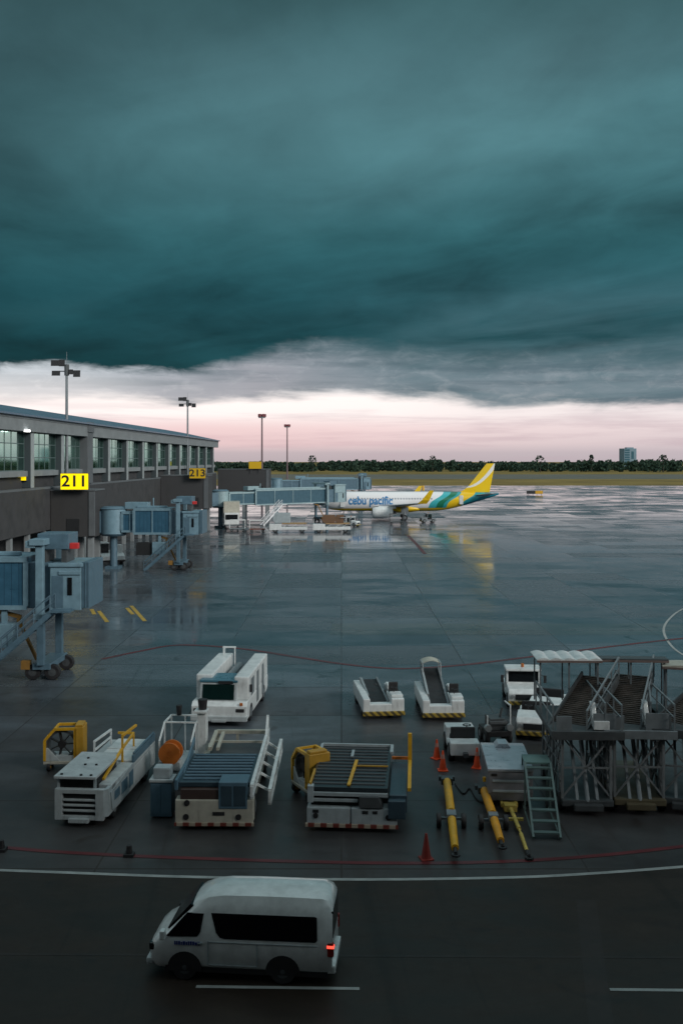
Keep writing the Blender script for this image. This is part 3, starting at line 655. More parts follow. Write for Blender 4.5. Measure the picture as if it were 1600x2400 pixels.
for s_ in (-1, 1):
    m = MB(); m.loft([aer(32.4, 35.8, 5.1, s_ * 0.5, .2), aer(34.9, 36.6, 5.7, s_ * 6.2, .08)]); m.build('tailplane', WHITE, plane)
    m = MB(); m.loft([aer(11.3, 18.6, 2.75, s_ * 1.6, .45), aer(14.6, 18.9, 3.2, s_ * 6.2, .28), aer(19.6, 21.3, 4.05, s_ * 16.4, .1)])
    wg = m.build('wing', mat('wing_grey', (0.42, 0.44, 0.46), 0.35, dirt=0.2) if s_ == -1 else bpy.data.materials['wing_grey'], plane)
    m = MB()
    def shr(x0, x1, z, y): return [(x0, y - .06, z), (x1, y - .03, z), (x1, y + .03, z), (x0, y + .06, z)]
    m.loft([shr(19.6, 21.4, 4.0, s_ * 16.35), shr(20.4, 21.9, 4.7, s_ * 16.8), shr(21.9, 22.7, 6.6, s_ * 17.1)]); m.build('winglet', [bpy.data.materials['airliner_yellow']], wg)
    m = MB(); ey = s_ * 5.75
    rings = []
    for x, r in ((11.0, .92), (11.15, 1.06), (11.8, 1.18), (13.2, 1.18), (14.4, 1.0), (15.2, .72)):
        rings.append([(x, ey + r * math.cos(2 * math.pi * i / 24), 1.72 + r * math.sin(2 * math.pi * i / 24)) for i in range(24)])
    m.loft(rings); en = m.build('engine', WHITE, plane, smooth=50)
    m = MB(); m.tube((10.98, ey, 1.72), (11.3, ey, 1.72), .9, n=24); m.tube((15.1, ey, 1.72), (15.9, ey, 1.72), .5, .2, n=16); m.build('engine_core', DARK, en)
    m = MB(); m.box(12.2, 15.8, ey - .14, ey + .14, 2.5, 3.05); m.build('pylon', WHITE, plane, 0.05)
    m = MB(); m.tube((17.7, s_ * 3.8, .6), (17.6, s_ * 3.6, 2.9), .14); m.bar((17.7, s_ * 3.3, .6), (17.7, s_ * 4.3, .6), .14); m.box(17.0, 18.5, s_ * 3.75 - .03, s_ * 3.75 + .03, 1.3, 2.7); m.build('landing_leg', MGREY, plane)
    for o in (-.45, .45): wheel(plane, (17.7, s_ * 3.8 + o, .58), .58, .42, 'y')
m = MB(); m.tube((5.1, 0, .4), (5.0, 0, 2.3), .1); m.build('nose_leg', MGREY, plane)
for o in (-.28, .28): wheel(plane, (5.1, o, .4), .4, .25, 'y')
m = MB()
for i in range(3): m.prism([(0.9 + i * .55, 3.9 + i * .16), (1.4 + i * .55, 3.92 + i * .14), (1.45 + i * .55, 4.35 + i * .12), (1.0 + i * .55, 4.1 + i * .16)], 'y', -1.9, 1.9)
win0 = None
for i in range(30):
    x = 6.6 + i * 0.58
    if win0 is None:
        mb = MB(); mb.box(-.11, .11, -.03, .03, -.17, .17); win0 = mb.build('window', mat('cabin_window', (0.35, 0.38, 0.42), 0.15, dirt=0), plane, 0.03); o = win0
    else:
        o = win0.copy(); COL.objects.link(o); o.parent = plane
    o.location = (x, -1.945, 4.42)
for x in (4.4, 29.2):
    z = 3.55 if x < 10 else 4.15
    mb = MB(); mb.box(x, x + .82, -1.97 if x < 10 else -1.62, -1.55, z - .9, z + .95); mb.build('door', WHITE, plane, 0.03)
me = text_mesh('cebu pacific', 2.35, 0.0); me.materials.append(mat('airline_blue', (0.03, 0.22, 0.50), 0.3, dirt=0))
import bmesh
bm = bmesh.new(); bm.from_mesh(me); bmesh.ops.triangulate(bm, faces=bm.faces[:])
bmesh.ops.subdivide_edges(bm, edges=bm.edges[:], cuts=4, use_grid_fill=True); bmesh.ops.triangulate(bm, faces=bm.faces[:]); bm.to_mesh(me); bm.free()
for v in me.vertices:
    x, y = v.co.x * 0.84, v.co.y
    zz = 3.95 + y
    r = math.sqrt(max(0.05, 1 - ((zz - 3.8) / 2.07) ** 2)) * 1.975
    v.co = (10.7 + x, -r - 0.045, zz)
o = bpy.data.objects.new('title_lettering', me); COL.objects.link(o); o.parent = plane

# ================================================================== far things
tower = thing('tower_block', 'lone blue grey tower block rising above the far treeline', 'building', (PX(1470, 1330), 1330, 0), R(12))
m = MB(); m.box(-9, 9, -7, 7, 0, 28); m.box(-3, 7, -3, 3, 28, 29.5); m.build('wall', mat('tower_grey', (0.13, 0.22, 0.27), 0.6, scale=0.1), tower)
for i in range(8):
    m = MB(); m.box(-8.3, -1.0, -7.15, -6.9, 2.2 + i * 3.2, 4.4 + i * 3.2); m.build('window', mat('tower_window', (0.02, 0.09, 0.12), 0.2) if i == 0 else bpy.data.materials['tower_window'], tower)
m = MB(); m.box(1.5, 5.0, -7.2, -6.9, 14, 24); m.build('stair_slot', bpy.data.materials['tower_window'], tower)

def leaf_mat(name, a, b):
    m_ = bpy.data.materials.new(name); m_.use_nodes = True; t = NT(m_.node_tree); bs = t.n['Principled BSDF']
    g = t.new('ShaderNodeNewGeometry')
    oc = t.new('ShaderNodeTexCoord').outputs['Object']
    n = t.noise(oc, 0.09, 3)
    c = t.mix(t.m('MULTIPLY', t.m('ADD', g.outputs['Random Per Island'], t.rng(n, .3, .7, 0, 1)), 0.5), a, b)
    t.put(bs.inputs['Base Color'], c); bs.inputs['Roughness'].default_value = 0.8; bs.inputs['Specular IOR Level'].default_value = 0.15
    return m_
LEAF = leaf_mat('far_foliage', (0.012, 0.035, 0.030, 1), (0.045, 0.075, 0.045, 1))
BARK = mat('bark', (0.05, 0.04, 0.03), 0.9)
def crown(mb, cx_, cy_, z0, h, r, n, lf):
    for _ in range(n):
        a, q = random.uniform(0, 6.283), random.random() ** 0.5
        zz = random.random(); rr = r * (0.35 + 0.65 * math.sin(math.pi * min(1, zz * 0.8 + 0.15))) * q
        c = Vector((cx_ + rr * math.cos(a), cy_ + rr * math.sin(a), z0 + h * zz))
        s_ = lf * random.uniform(0.6, 1.4)
        ax = Vector((random.gauss(0, 1), random.gauss(0, 1), random.gauss(0, 1))).normalized(); bx = ax.orthogonal().normalized(); cx2 = ax.cross(bx)
        mb.add([c + bx * s_, c + cx2 * s_ * .8, c - bx * s_, c - cx2 * s_ * .8], [(0, 1, 2, 3)])
wood = MB()
xx = -330.0
while xx < 640:
    Yt = random.uniform(1020, 1300)
    h = random.uniform(8.2, 11.2) * (1.0 + 0.12 * math.sin(xx * 0.021) + 0.10 * math.sin(xx * 0.063 + 1)); r = random.uniform(3.5, 7)
    crown(wood, xx, Yt, 0.2, h, r, 80, 1.4)
    xx += random.uniform(1.0, 2.0)
tag(wood.build('distant_wood', LEAF), 'dark green band of woodland along the far edge of the airfield', 'woodland', kind='stuff')
def tall_tree(label, px, Yb, h, r):
    t = thing('tree', label, 'tree', (PX(px, Yb), Yb, 0), 0, 'taller trees rising from the far woodland')
    m = MB(); m.tube((0, 0, 0), (0.2, 0, h * .55), .35, .15, 8); m.bar((0.1, 0, h * .4), (1.2, .4, h * .7), .15); m.bar((0.1, 0, h * .4), (-1.1, -.4, h * .7), .15); m.build('trunk', BARK, t)
    m = MB(); crown(m, 0, 0, h * .3, h * .72, r, 150, .9); m.build('crown', LEAF, t)
tall_tree('taller dark tree on the treeline just left of the yellow tail fin', 1013, 1000, 16.5, 5)
tall_tree('wide taller tree on the treeline between tail fin and tower block', 1265, 980, 16.5, 6)
tall_tree('spindly taller tree left of the tower block', 1385, 1000, 17.5, 2.5)
tall_tree('taller tree right of the tower block at the picture edge', 1553, 980, 17, 6)
tall_tree('taller tree on the treeline above the docked jet bridge', 732, 1000, 16.5, 5)

tw = thing('airfield_sign', 'low yellow and black airfield sign standing far out on the wet apron', 'airfield sign', (PX(1252, 352), 352, 0), 0)
m = MB(); m.box(-2.9, 0.2, -.2, .2, .35, 1.45); m.build('black_panel', BLACK, tw, .03)
m = MB(); m.box(0.22, 2.9, -.2, .2, .35, 1.45); m.build('yellow_panel', YELLOW, tw, .03)
m = MB(); [m.tube((q, 0, 0), (q, 0, .4), .08) for q in (-2.4, -.6, .8, 2.4)]; m.build('leg', DGREY, tw)
bc = thing('marker_post', 'small yellow marker standing beyond the airliner roof', 'marker', (PX(991, 330), 330, 0), 0)
m = MB(); m.tube((0, 0, 0), (0, 0, 2.2), .12); m.build('post', MGREY, bc)
m = MB(); m.tube((0, 0, 2.2), (0, 0, 3.9), .5, .35); m.build('marker_head', YELLOW, bc)

# unseen terminal wing behind the viewpoint, added and sized to shade the foreground
own = thing('shading_terminal_wing', 'unseen dark glass fronted terminal wing added behind the viewpoint for shade', 'building', (0, -1.2, 0), 0)
m = MB(); m.box(-90, 120, -25, 0, 0, 7.0); m.box(-90, 120, -25, -0.2, 18, 32); m.build('wall', CONCD, own)
m = MB(); m.box(-90, 120, -25, -0.3, 7.0, 18); m.build('window', GLASSD, own)
m = MB(); m.box(-90.5, 120.5, -25.5, 0.6, 32, 32.5); m.build('roof', ROOFM, own)

# ================================================================== the van on the road
def van():
    t = thing('van', 'white high roofed passenger van driving left along the road', 'van', (-2.36, 24.25, 0.005), -R(5.0)); t.scale = (0.955, 0.955, 0.955)
    # local: nose at x = -2.34, tail at 2.34, near side at y = -0.85
    SX = [ # x, zb, zbelt, ztop, hw bottom, hw belt, hw top
        (-2.34, .42, .66, .78, .60, .62, .50), (-2.27, .32, .80, .96, .76, .76, .62), (-2.10, .28, .95, 1.09, .83, .83, .70), (-1.85, .27, 1.02, 1.22, .845, .845, .72),
        (-1.55, .27, 1.05, 1.55, .85, .85, .70), (-1.28, .27, 1.06, 1.83, .85, .85, .69), (-1.12, .27, 1.06, 1.95, .85, .85, .69), (-.80, .27, 1.06, 2.08, .85, .85, .69), (-.45, .27, 1.06, 2.14, .85, .85, .69),
        (.4, .27, 1.06, 2.16, .85, .85, .69), (1.4, .27, 1.06, 2.16, .85, .85, .69), (2.05, .27, 1.06, 2.14, .85, .85, .68), (2.22, .28, 1.06, 2.07, .845, .845, .66), (2.32, .32, 1.05, 1.93, .82, .82, .62)]
    rings = []
    for x, zb, zl, zt, a, b, c in SX:
        zg = min(1.74, zl + (zt - zl) * .72)                        # gutter height
        half = [(a - .10, zb), (a, zb + .14), (b, zl - .15), (b, zl), (c + (b - c) * .35, zg), (c, zg + (zt - zg) * .35), (c * .86, zg + (zt - zg) * .80), (c * .45, zt - .015)]
        rings.append([(x, -y, z) for y, z in half] + [(x, 0, zt)] + [(x, y, z) for y, z in reversed(half)])
    m = MB(); m.loft(rings); m.build('body', VANW, t, smooth=38)
    def ysurf(z):  # near side surface
        zg = 1.74
        return .85 if z <= 1.06 else .85 - (z - 1.06) / (zg - 1.06) * (.85 - .746)
    def side_panel(name, poly, mt, parent, th=.012):
        for s_ in (-1, 1):
            m = MB(); n = len(poly)
            vs = [(x, s_ * (ysurf(z) + th), z) for x, z in poly] + [(x, s_ * (ysurf(z) - .03), z) for x, z in poly]
            m.add(vs, [tuple(range(n)), tuple(reversed(range(n, 2 * n)))] + [(i, n + i, n + (i + 1) % n, (i + 1) % n) for i in range(n)])
            m.build(name, mt, parent)
    side_panel('front_window', [(-1.88, 1.10), (-1.08, 1.12), (-1.00, 1.22), (-.93, 1.66), (-1.36, 1.66)], TINT, t)
    side_panel('side_window', [(-.74, 1.68), (-.60, 1.22), (-.50, 1.11), (-.38, 1.09), (1.90, 1.09), (1.95, 1.14), (1.93, 1.66), (1.88, 1.68)], TINT, t)
    for s_ in (-1, 1):
        m = MB(); m.box(-.82, -.79, s_ * .862 - .006, s_ * .862 + .006, .42, 1.02); m.box(-.815, .45, s_ * .862 - .006, s_ * .862 + .006, .42, .435); m.box(.42, .45, s_ * .862 - .006, s_ * .862 + .006, .42, 1.0); m.box(-.81, 1.95, s_ * .856 - .006, s_ * .856 + .006, .985, 1.0)
        m.build('panel_gap', LGREY, t)
    # windscreen
    m = MB(); m.add([(-1.87, -.70, 1.235), (-1.87, .70, 1.235), (-1.29, .655, 1.845), (-1.29, -.655, 1.845), (-1.80, -.70, 1.20), (-1.80, .70, 1.20), (-1.22, .65, 1.80), (-1.22, -.65, 1.80)],
                    [(0, 3, 2, 1), (4, 5, 6, 7), (0, 1, 5, 4), (1, 2, 6, 5), (2, 3, 7, 6), (3, 0, 4, 7)])
    m.build('windscreen', TINT, t)
    m = MB(); m.box(2.24, 2.335, -.66, .66, 1.12, 1.78); m.build('rear_window', TINT, t, .03)
    m = MB(); m.box(2.2, 2.40, -.80, .80, .30, .50); m.build('rear_bumper', VANW, t, .04)
    m = MB(); m.box(-2.42, -2.2, -.74, .74, .30, .48); m.build('front_bumper', GREYW, t, .05)
    m = MB(); m.box(-2.36, -2.30, -.45, .45, .52, .70); m.build('grille', DARK, t, .02)
    for s_ in (-1, 1):
        m = MB(); m.box(-2.33, -2.12, s_ * .66 - .13, s_ * .66 + .13, .70, .88); m.build('headlight', GLASSD, t, .04)
        m = MB(); m.box(2.20, 2.36, s_ * .80 - .055, s_ * .80 + .055, .74, 1.08); tl = m.build('tail_light', REDD, t, .02)
        if s_ == -1:
            m = MB(); m.box(2.19, 2.372, s_ * .803 - .056, s_ * .803 + .056, .95, 1.03); m.build('lit_lamp', REDL, tl, .02)
        m = MB(); zm = 1.10 if s_ < 0 else .92; m.box(-1.98, -1.86, s_ * .98 - .11, s_ * .98 + .11, zm, zm + .22); m.bar((-1.88, s_ * .84, 1.12), (-1.90, s_ * .96, 1.16), .05); m.build('mirror', VANW if s_ == -1 else BLACK, t, .03)
        m = MB(); m.box(-1.06, -.94, s_ * .868 - .015, s_ * .868 + .015, .93, .975); m.build('door_handle', LGREY, t, .008)
        for wx in (-1.40, 1.08):
            wheel(t, (wx, s_ * .74, .325), .325, .22, 'y', DGREY)
            m = MB(); pts = []
            for k in range(13):
                a = math.pi * k / 12; pts.append((wx + .43 * math.cos(a), .33 + .40 * math.sin(a)))
            m.prism(pts + [(wx - .43, .24), (wx + .43, .24)], 'y', s_ * .80, s_ * .8535); m.build('wheel_arch', BLACK, t)
    m = MB(); m.box(-1.9, 2.2, -.8, .8, .2, .34); m.build('underbody', BLACK, t)
    m = MB()
    random.seed(3); x = -1.66
    while x < -1.02:
        wd = random.uniform(.03, .06); m.box(x, x + wd, -.868, -.852, .90, .90 + random.choice((.07, .09, .09))); x += wd + .018
    m.build('door_lettering', mat('faded_blue_lettering', (0.03, 0.05, 0.22), 0.5), t)
van()

# ================================================================== ground equipment (local: front at y = 0 facing the viewer, rear towards +y)
YAW = -R(4.5)
def place(px, py, z=0): 
    p = at(px, py); return (p.x, p.y, z)
def lamp_pair(t, xs, y, z, mt=BLACK, r=.09):
    for x in xs:
        m = MB(); m.tube((x, y - .03, z), (x, y + .05, z), r, n=12); m.build('headlight', mt, t)

# low white service vehicle, bottom left
t = thing('service_vehicle', 'white flat topped service vehicle with slatted grille at the lower left', 'service vehicle', place(186, 1938), YAW)
m = MB(); m.box(-.86, .98, .14, 6.1, .32, 1.10); m.box(.50, .98, .5, 3.0, 1.08, 1.30); m.box(-.86, .98, 3.1, 6.1, 1.08, 1.24); m.build('body', GREYW, t, .04)
m = MB(); m.box(-.86, -.60, 0, .22, .22, 1.27); m.box(.56, .84, 0, .22, .22, 1.27); m.box(-.6, .56, 0, .2, 1.12, 1.27); m.box(-.6, .56, .02, .2, .22, .36)
for z in (.50, .68, .86): m.box(-.6, .56, .02, .12, z, z + .07)
m.box(-.35, .35, -.12, .06, .16, .30); m.build('grille', GREYW, t, .015)
m = MB(); m.box(-.58, .54, .125, .135, .36, 1.12); m.build('radiator', DARK, t)
m = MB(); m.prism([(.84, 0), (.98, .14), (.98, .9), (.84, .9)], 'z', .34, 1.27); m.build('side_cheek', LGREY, t)
m = MB(); m.box(-.80, .50, .35, 2.5, 1.10, 1.56); m.build('cab_interior', DARK, t)
for x, y in ((-.82, .25), (.46, .25), (-.82, 2.6), (.46, 2.6)):
    m = MB(); m.box(x - .03, x + .05, y - .04, y + .04, 1.1, 1.6); m.build('roof_post', LGREY, t)
m = MB(); m.box(-.92, .56, .06, 2.9, 1.59, 1.69); rf = m.build('roof', GREYW, t, .025)
m = MB(); [m.tube((x, y, 1.69), (x, y, 1.73), .05, n=8) for x, y in ((-.25, 1.35), (.15, 1.35), (-.4, 2.1), (-.7, .25), (0, .2), (.35, .2))]; m.build('roof_fitting', DARK, rf)
m = MB(); m.prism([(.3, 1.1), (3.0, 1.3), (3.0, .5), (1.2, .42), (.5, .42)], 'x', .985, 1.01); m.build('side_panel', LGREY, t)
m = MB()
for (a, b, c, d) in ((.7, 1.3, .7, 1.0), (1.5, 2.2, .62, 1.05), (2.4, 2.9, .55, 1.1)): m.box(1.008, 1.022, a, b, c, d)
m.build('side_vent', BLUEG, t)
m = MB(); m.box(-.5, .9, 3.2, 6.0, 1.245, 1.31); m.box(-.5, .9, 4.55, 4.63, 1.31, 1.35); m.build('rear_deck', WHITE, t, .02)
m = MB(); m.box(.9, .98, 3.1, 6.1, 1.24, 1.52); m.bar((.94, 3.2, 1.58), (.94, 6.0, 1.58), .06); m.build('deck_edge', BLUEG, t, .01)
m = MB(); m.bar((-.55, 3.2, 1.3), (-.55, 3.2, 2.0), .06); m.bar((-.55, 5.2, 1.3), (-.55, 5.2, 1.9), .06); m.bar((-.55, 3.2, 1.98), (-.55, 5.2, 1.88), .07); m.bar((-.55, 3.2, 1.65), (-.55, 5.2, 1.6), .06); m.build('deck_rail', WHITE, t)
m = MB(); m.bar((.55, .9, 1.35), (.55, 3.1, 1.78), .08); m.bar((.55, 3.1, 1.78), (.42, 5.0, 1.82), .08); m.bar((.55, 3.1, 1.2), (.55, 3.1, 2.3), .07); m.bar((.42, 5.0, 1.3), (.42, 5.0, 1.85), .06); m.bar((.55, 3.1, 2.25), (.75, 4.2, 2.35), .08); m.bar((.42, 5.0, 1.82), (-.2, 5.0, 1.82), .08); m.build('handrail', YELLOW, t)
for y in (1.0, 5.0):
    for x in (-.68, .80): wheel(t, (x, y, .38), .38, .28, 'x')

# yellow framed carts with a big dark round fan
def fan_cart(label, loc, rz):
    t = thing('fan_cart', label, 'equipment cart', loc, rz, 'yellow framed carts with round dark fans')
    m = MB()
    octo = [(-.75, .45), (-.75, 1.25), (-.35, 1.70), (.45, 1.70), (.45, .45)]
    for y in (0, .75):
        for i in range(4): m.bar((octo[i][0], y, octo[i][1]), (octo[i + 1][0], y, octo[i + 1][1]), .10)
    for x, z in octo: m.bar((x, 0, z), (x, .75, z), .08)
    m.build('frame', YELLOW, t)
    m = MB(); m.box(.40, .78, -.05, .8, .55, 1.76); m.box(.44, .74, .0, .7, 1.76, 1.86); m.build('side_cabinet', DYELL, t, .03)
    m = MB(); m.ring((-.10, .22, 1.05), 'y', .50, .60, .30, 26); m.build('fan_ring', DGREY, t)
    m = MB(); m.tube((-.10, .30, 1.05), (-.10, .12, 1.05), .16, n=14)
    for i in range(7):
        a = i * 2 * math.pi / 7; m.bar((-.10 + .12 * math.cos(a), .22, 1.05 + .12 * math.sin(a)), (-.10 + .52 * math.cos(a), .26, 1.05 + .52 * math.sin(a)), .14, .03)
    m.build('fan', BLACK, t)
    m = MB(); m.box(-.72, .42, .02, .7, .40, .62); m.prism([(-.72, .42), (-.15, .42), (-.62, .95), (-.72, .95)], 'y', .0, .05); m.build('tray', GREYW, t, .02)
    m = MB(); m.box(-.80, .80, -.05, .8, .30, .41); m.build('bumper', OFFW, t, .02)
    for x in (-.6, .6):
        for y in (.1, .65): wheel(t, (x, y, .2), .2, .14, 'x', DYELL)
    return t
fan_cart('yellow framed cart holding a round dark fan left of the slatted white vehicle', place(150, 1808), R(4))
fan_cart('yellow framed cart with round dark fan between the two container loaders', place(706, 1868), R(-62))

# hose reel cart with white frame, in front of it a blue cabinet
t = thing('hose_reel_cart', 'white railed cart carrying a round orange hose drum', 'hose cart', (-6.45, 37.6, 0), YAW)
m = MB(); m.box(-.62, .75, 0, 2.6, .42, .62); m.box(-.55, .3, -.1, .4, .62, .95); m.build('chassis', GREYW, t, .03)
m = MB(); m.tube((-.1, -.16, 1.27), (-.1, .34, 1.27), .30, n=20); m.ring((-.1, -.14, 1.27), 'y', .10, .42, .07, 26); m.ring((-.1, .32, 1.27), 'y', .10, .42, .07, 26); m.build('drum', ORANGE, t, smooth=40)
m = MB()
for x in (-.66, .60):
    m.bar((x, .5, .6), (x, .5, 1.55), .06); m.bar((x, 2.4, .6), (x, 2.4, 2.1), .06); m.bar((x, .5, 1.55), (x, 1.3, 2.1), .06); m.bar((x, 1.3, 2.1), (x, 2.4, 2.1), .06); m.bar((x, 1.3, .6), (x, 1.3, 2.1), .05)
m.bar((-.66, 2.4, 2.1), (.60, 2.4, 2.1), .06); m.bar((-.66, 1.3, 2.1), (.6, 1.3, 2.1), .06); m.bar((-.1, 2.4, .6), (-.1, 2.4, 2.1), .05); m.build('rail', WHITE, t)
m = MB(); m.box(.62, .98, 1.4, 1.8, .5, 2.45); m.box(.5, 1.02, 1.3, 1.85, 2.45, 2.56); m.build('tall_post', WHITE, t, .03)
for q_, z_, r_ in (((.80, 1.6), 2.56, .16), ((-.35, 2.4), 2.1, .10)):
    m = MB(); m.tube((*q_, z_), (*q_, z_ + .4), r_, r_ * 1.25, n=12); m.build('black_cap', BLACK, t)
for x in (-.6, .7):
    for y in (.5, 2.1): wheel(t, (x, y, .26), .26, .18, 'x')
t = thing('cabinet', 'dark blue upright cabinet with white lid between two white vehicles', 'cabinet', (-6.28, 34.2, 0), R(-2))
m = MB(); m.box(-.38, .38, 0, .62, .06, 1.26); m.build('body', BLUEG, t, .03)
m = MB(); m.box(-.36, -.01, -.012, .01, .16, 1.2); m.box(.01, .36, -.012, .01, .16, 1.2); m.build('door', BLUEG, t, .008)
m = MB(); m.box(-.42, .42, -.04, .66, 1.26, 1.36); m.build('lid', GREYW, t, .02)
m = MB(); m.box(-.30, .30, .08, .6, 1.36, 1.74); m.build('top_tray', LGREY, t, .05)

# container loaders ------------------------------------------------------
t = thing('container_loader', 'container loader with dark blue deck and white lattice rails along its right', 'container loader', place(502, 1946), -R(0.6))
m = MB(); m.box(-1.32, 1.32, 0, .5, .22, 1.02); m.box(-1.2, 1.2, .5, 7.0, .40, .95); m.build('chassis', OFFW, t, .04)
m = MB(); m.box(-1.34, 1.34, -.06, .03, .16, .26); m.build('bumper_strip', BUMPS, t)
lamp_pair(t, (-.95, .82), 0, .45, BLACK, .10)
lamp_pair(t, (-.92,), 0, .92, BLACK, .10)
m = MB(); m.box(-.05, .35, -.015, .01, .5, .62); m.build('panel_fitting', BLACK, t)
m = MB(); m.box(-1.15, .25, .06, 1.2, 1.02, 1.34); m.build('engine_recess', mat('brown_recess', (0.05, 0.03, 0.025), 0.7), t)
m = MB(); m.box(.15, 1.12, -.02, .9, .72, 1.62); m.build('operator_box', BLUEG, t, .03)
m = MB(); m.box(.22, .60, -.032, -.01, .82, 1.5); m.box(.66, 1.06, -.032, -.01, .82, 1.5); m.build('door', NAVY, t, .01)
m = MB(); m.box(-1.30, 1.22, .30, 3.6, 1.36, 1.52); dk = m.build('deck', NAVY, t, .02)
m = MB()
for i in range(9): m.tube((-1.15, .6 + i * .34, 1.54), (1.1, .6 + i * .34, 1.54), .045, n=8)
m.build('rollers', BLUEG, dk)
m = MB(); m.box(-1.36, -1.26, .1, 3.6, 1.3, 1.66); m.prism([(1.2, 1.3), (3.7, 1.9), (3.7, 2.1), (1.2, 1.5)], 'x', -1.30, -1.22); m.build('side_guard', BLUEG, t, .02)
def lattice(x, y0, z0, y1, z1, hgt, n, mt, name, th=.10):
    m = MB(); a0, a1 = Vector((x, y0, z0)), Vector((x, y1, z1)); up = Vector((0, 0, hgt))
    m.bar(a0, a1, th, th * 1.2); m.bar(a0 + up, a1 + up, th, th)
    for i in range(n + 1):
        c = a0.lerp(a1, i / n); m.bar(c, c + up, th * .8)
        if i < n: m.bar(c + up * (i % 2), a0.lerp(a1, (i + 1) / n) + up * (1 - i % 2), th * .7)
    m.build(name, mt, t)
lattice(1.27, -.05, 1.15, 6.6, 1.25, .36, 9, WHITE, 'lattice_rail', .11)
lattice(1.80, .9, .62, 6.4, .80, .42, 8, WHITE, 'lattice_rail', .12)
for i in range(5):
    m = MB(); m.bar((1.27, 1.2 + i * 1.25, 1.2), (1.80, 1.4 + i * 1.2, .85), .08); m.build('rail_brace', WHITE, t)
m = MB(); m.bar((1.27, 6.3, 1.7), (1.27, 6.3, 2.25), .10); m.bar((1.27, 5.6, 1.6), (1.27, 6.3, 2.2), .09); m.build('rail_end', WHITE, t)
m = MB(); m.box(-.9, 1.2, 4.6, 6.9, .95, 1.06); m.build('rear_platform', DGREY, t)
m = MB(); m.bar((-.85, 6.8, 1.45), (1.2, 6.8, 1.45), .16, .14); m.bar((-.85, 5.9, 1.30), (1.2, 5.9, 1.30), .08); m.bar((-.85, 4.9, 1.3), (-.85, 6.8, 1.45), .14); m.bar((-.55, 4.9, 1.3), (-.55, 6.6, 1.45), .12); [m.bar((x, 6.8, .95), (x, 6.8, 1.45), .1) for x in (-.8, 0, 1.15)]; m.build('rear_frame', OFFW, t)
for y in (1.2, 5.6):
    for x in (-1.12, 1.12): wheel(t, (x, y, .42), .42, .34, 'x')

t = thing('container_loader', 'wide container loader with black deck, yellow stripe and pale two panel front', 'container loader', place(824, 1950), YAW)
m = MB(); m.box(-1.52, -.06, 0, .6, .24, .80); m.box(-.02, 1.52, 0, .6, .24, .80); m.box(-1.4, 1.4, .1, .5, .3, .78); m.build('front_panel', LGREY, t, .04)
m = MB(); m.box(-1.3, 1.3, .6, 6.2, .42, .95); m.build('chassis', DGREY, t, .02)
m = MB(); m.box(-1.56, 1.56, -.07, .03, .16, .27); m.build('bumper_strip', BUMPS, t)
lamp_pair(t, (-1.22, 1.22), 0, .52, BLACK, .09)
for x0_, x1_ in ((-1.32, -1.12), (.35, .55), (.7, .86)):
    m = MB(); m.box(x0_, x1_, -.015, .01, .62, .72); m.build('panel_fitting', DARK, t)
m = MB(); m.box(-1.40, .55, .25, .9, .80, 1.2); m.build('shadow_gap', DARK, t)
m = MB(); m.box(-1.46, 1.20, .15, 4.9, 1.30, 1.44); dk = m.build('deck', mat('black_roller_deck', (0.022, 0.032, 0.038), 0.35, bump=.1, dirt=.25), t, .02)
m = MB()
for i in range(12): m.tube((-1.38, .5 + i * .37, 1.45), (1.1, .5 + i * .37, 1.45), .035, n=8)
m.build('rollers', DGREY, dk)
m = MB(); m.bar((-.12, .2, 1.50), (-.02, 3.0, 1.50), .11, .05); m.build('yellow_stripe', YELLOW, dk)
m = MB(); m.bar((.0, 2.35, 1.50), (1.15, 2.35, 1.50), .07, .04); m.bar((-1.42, .2, 1.52), (-1.42, 1.7, 1.52), .07, .1); m.build('yellow_edge', DYELL, dk)
m = MB(); m.bar((-1.46, .12, 1.22), (1.2, .12, 1.22), .10, .12); m.bar((-1.46, .12, 1.02), (.2, .12, 1.02), .10, .10); m.box(-1.5, -1.3, .02, .3, .95, 1.5); m.build('white_frame', LGREY, t, .01)
m = MB(); m.bar((-1.46, 4.9, 1.5), (1.2, 4.9, 1.5), .10); m.bar((1.22, 4.1, 1.45), (1.22, 4.9, 1.5), .12); m.bar((-1.46, 3.8, 1.46), (-1.46, 4.9, 1.5), .10); m.build('rear_frame', LGREY, t, .01)
m = MB(); m.bar((-.22, 3.4, 1.5), (-.22, 4.2, 1.5), .1, .05); m.build('white_mark', LGREY, dk)
m = MB(); m.prism([(.25, .82), (1.05, .82), (.9, 1.2), (.25, 1.2)], 'y', -.05, .4); m.build('control_panel', DGREY, t, .02)
m = MB(); m.box(1.24, 1.85, .2, 3.9, .62, 1.20); m.box(1.22, 1.80, -.1, .35, .5, 1.1); m.build('walkway', NAVY, t, .03)
m = MB(); m.bar((1.92, .5, 1.3), (1.92, 3.0, 1.5), .12); m.bar((1.92, 3.1, 1.3), (1.92, 3.1, 2.5), .14); m.bar((1.92, 5.0, 1.3), (1.92, 5.0, 1.95), .10); m.bar((1.92, 3.1, 1.6), (1.92, 5.2, 1.75), .12); m.build('yellow_rail', YELLOW, t)
m = MB(); m.bar((1.24, 3.9, 1.35), (1.92, 3.9, 1.35), .10); m.build('orange_bar', ORANGE, t)
for y in (1.3, 5.2):
    for x in (-1.15, 1.15): wheel(t, (x, y, .40), .40, .34, 'x')

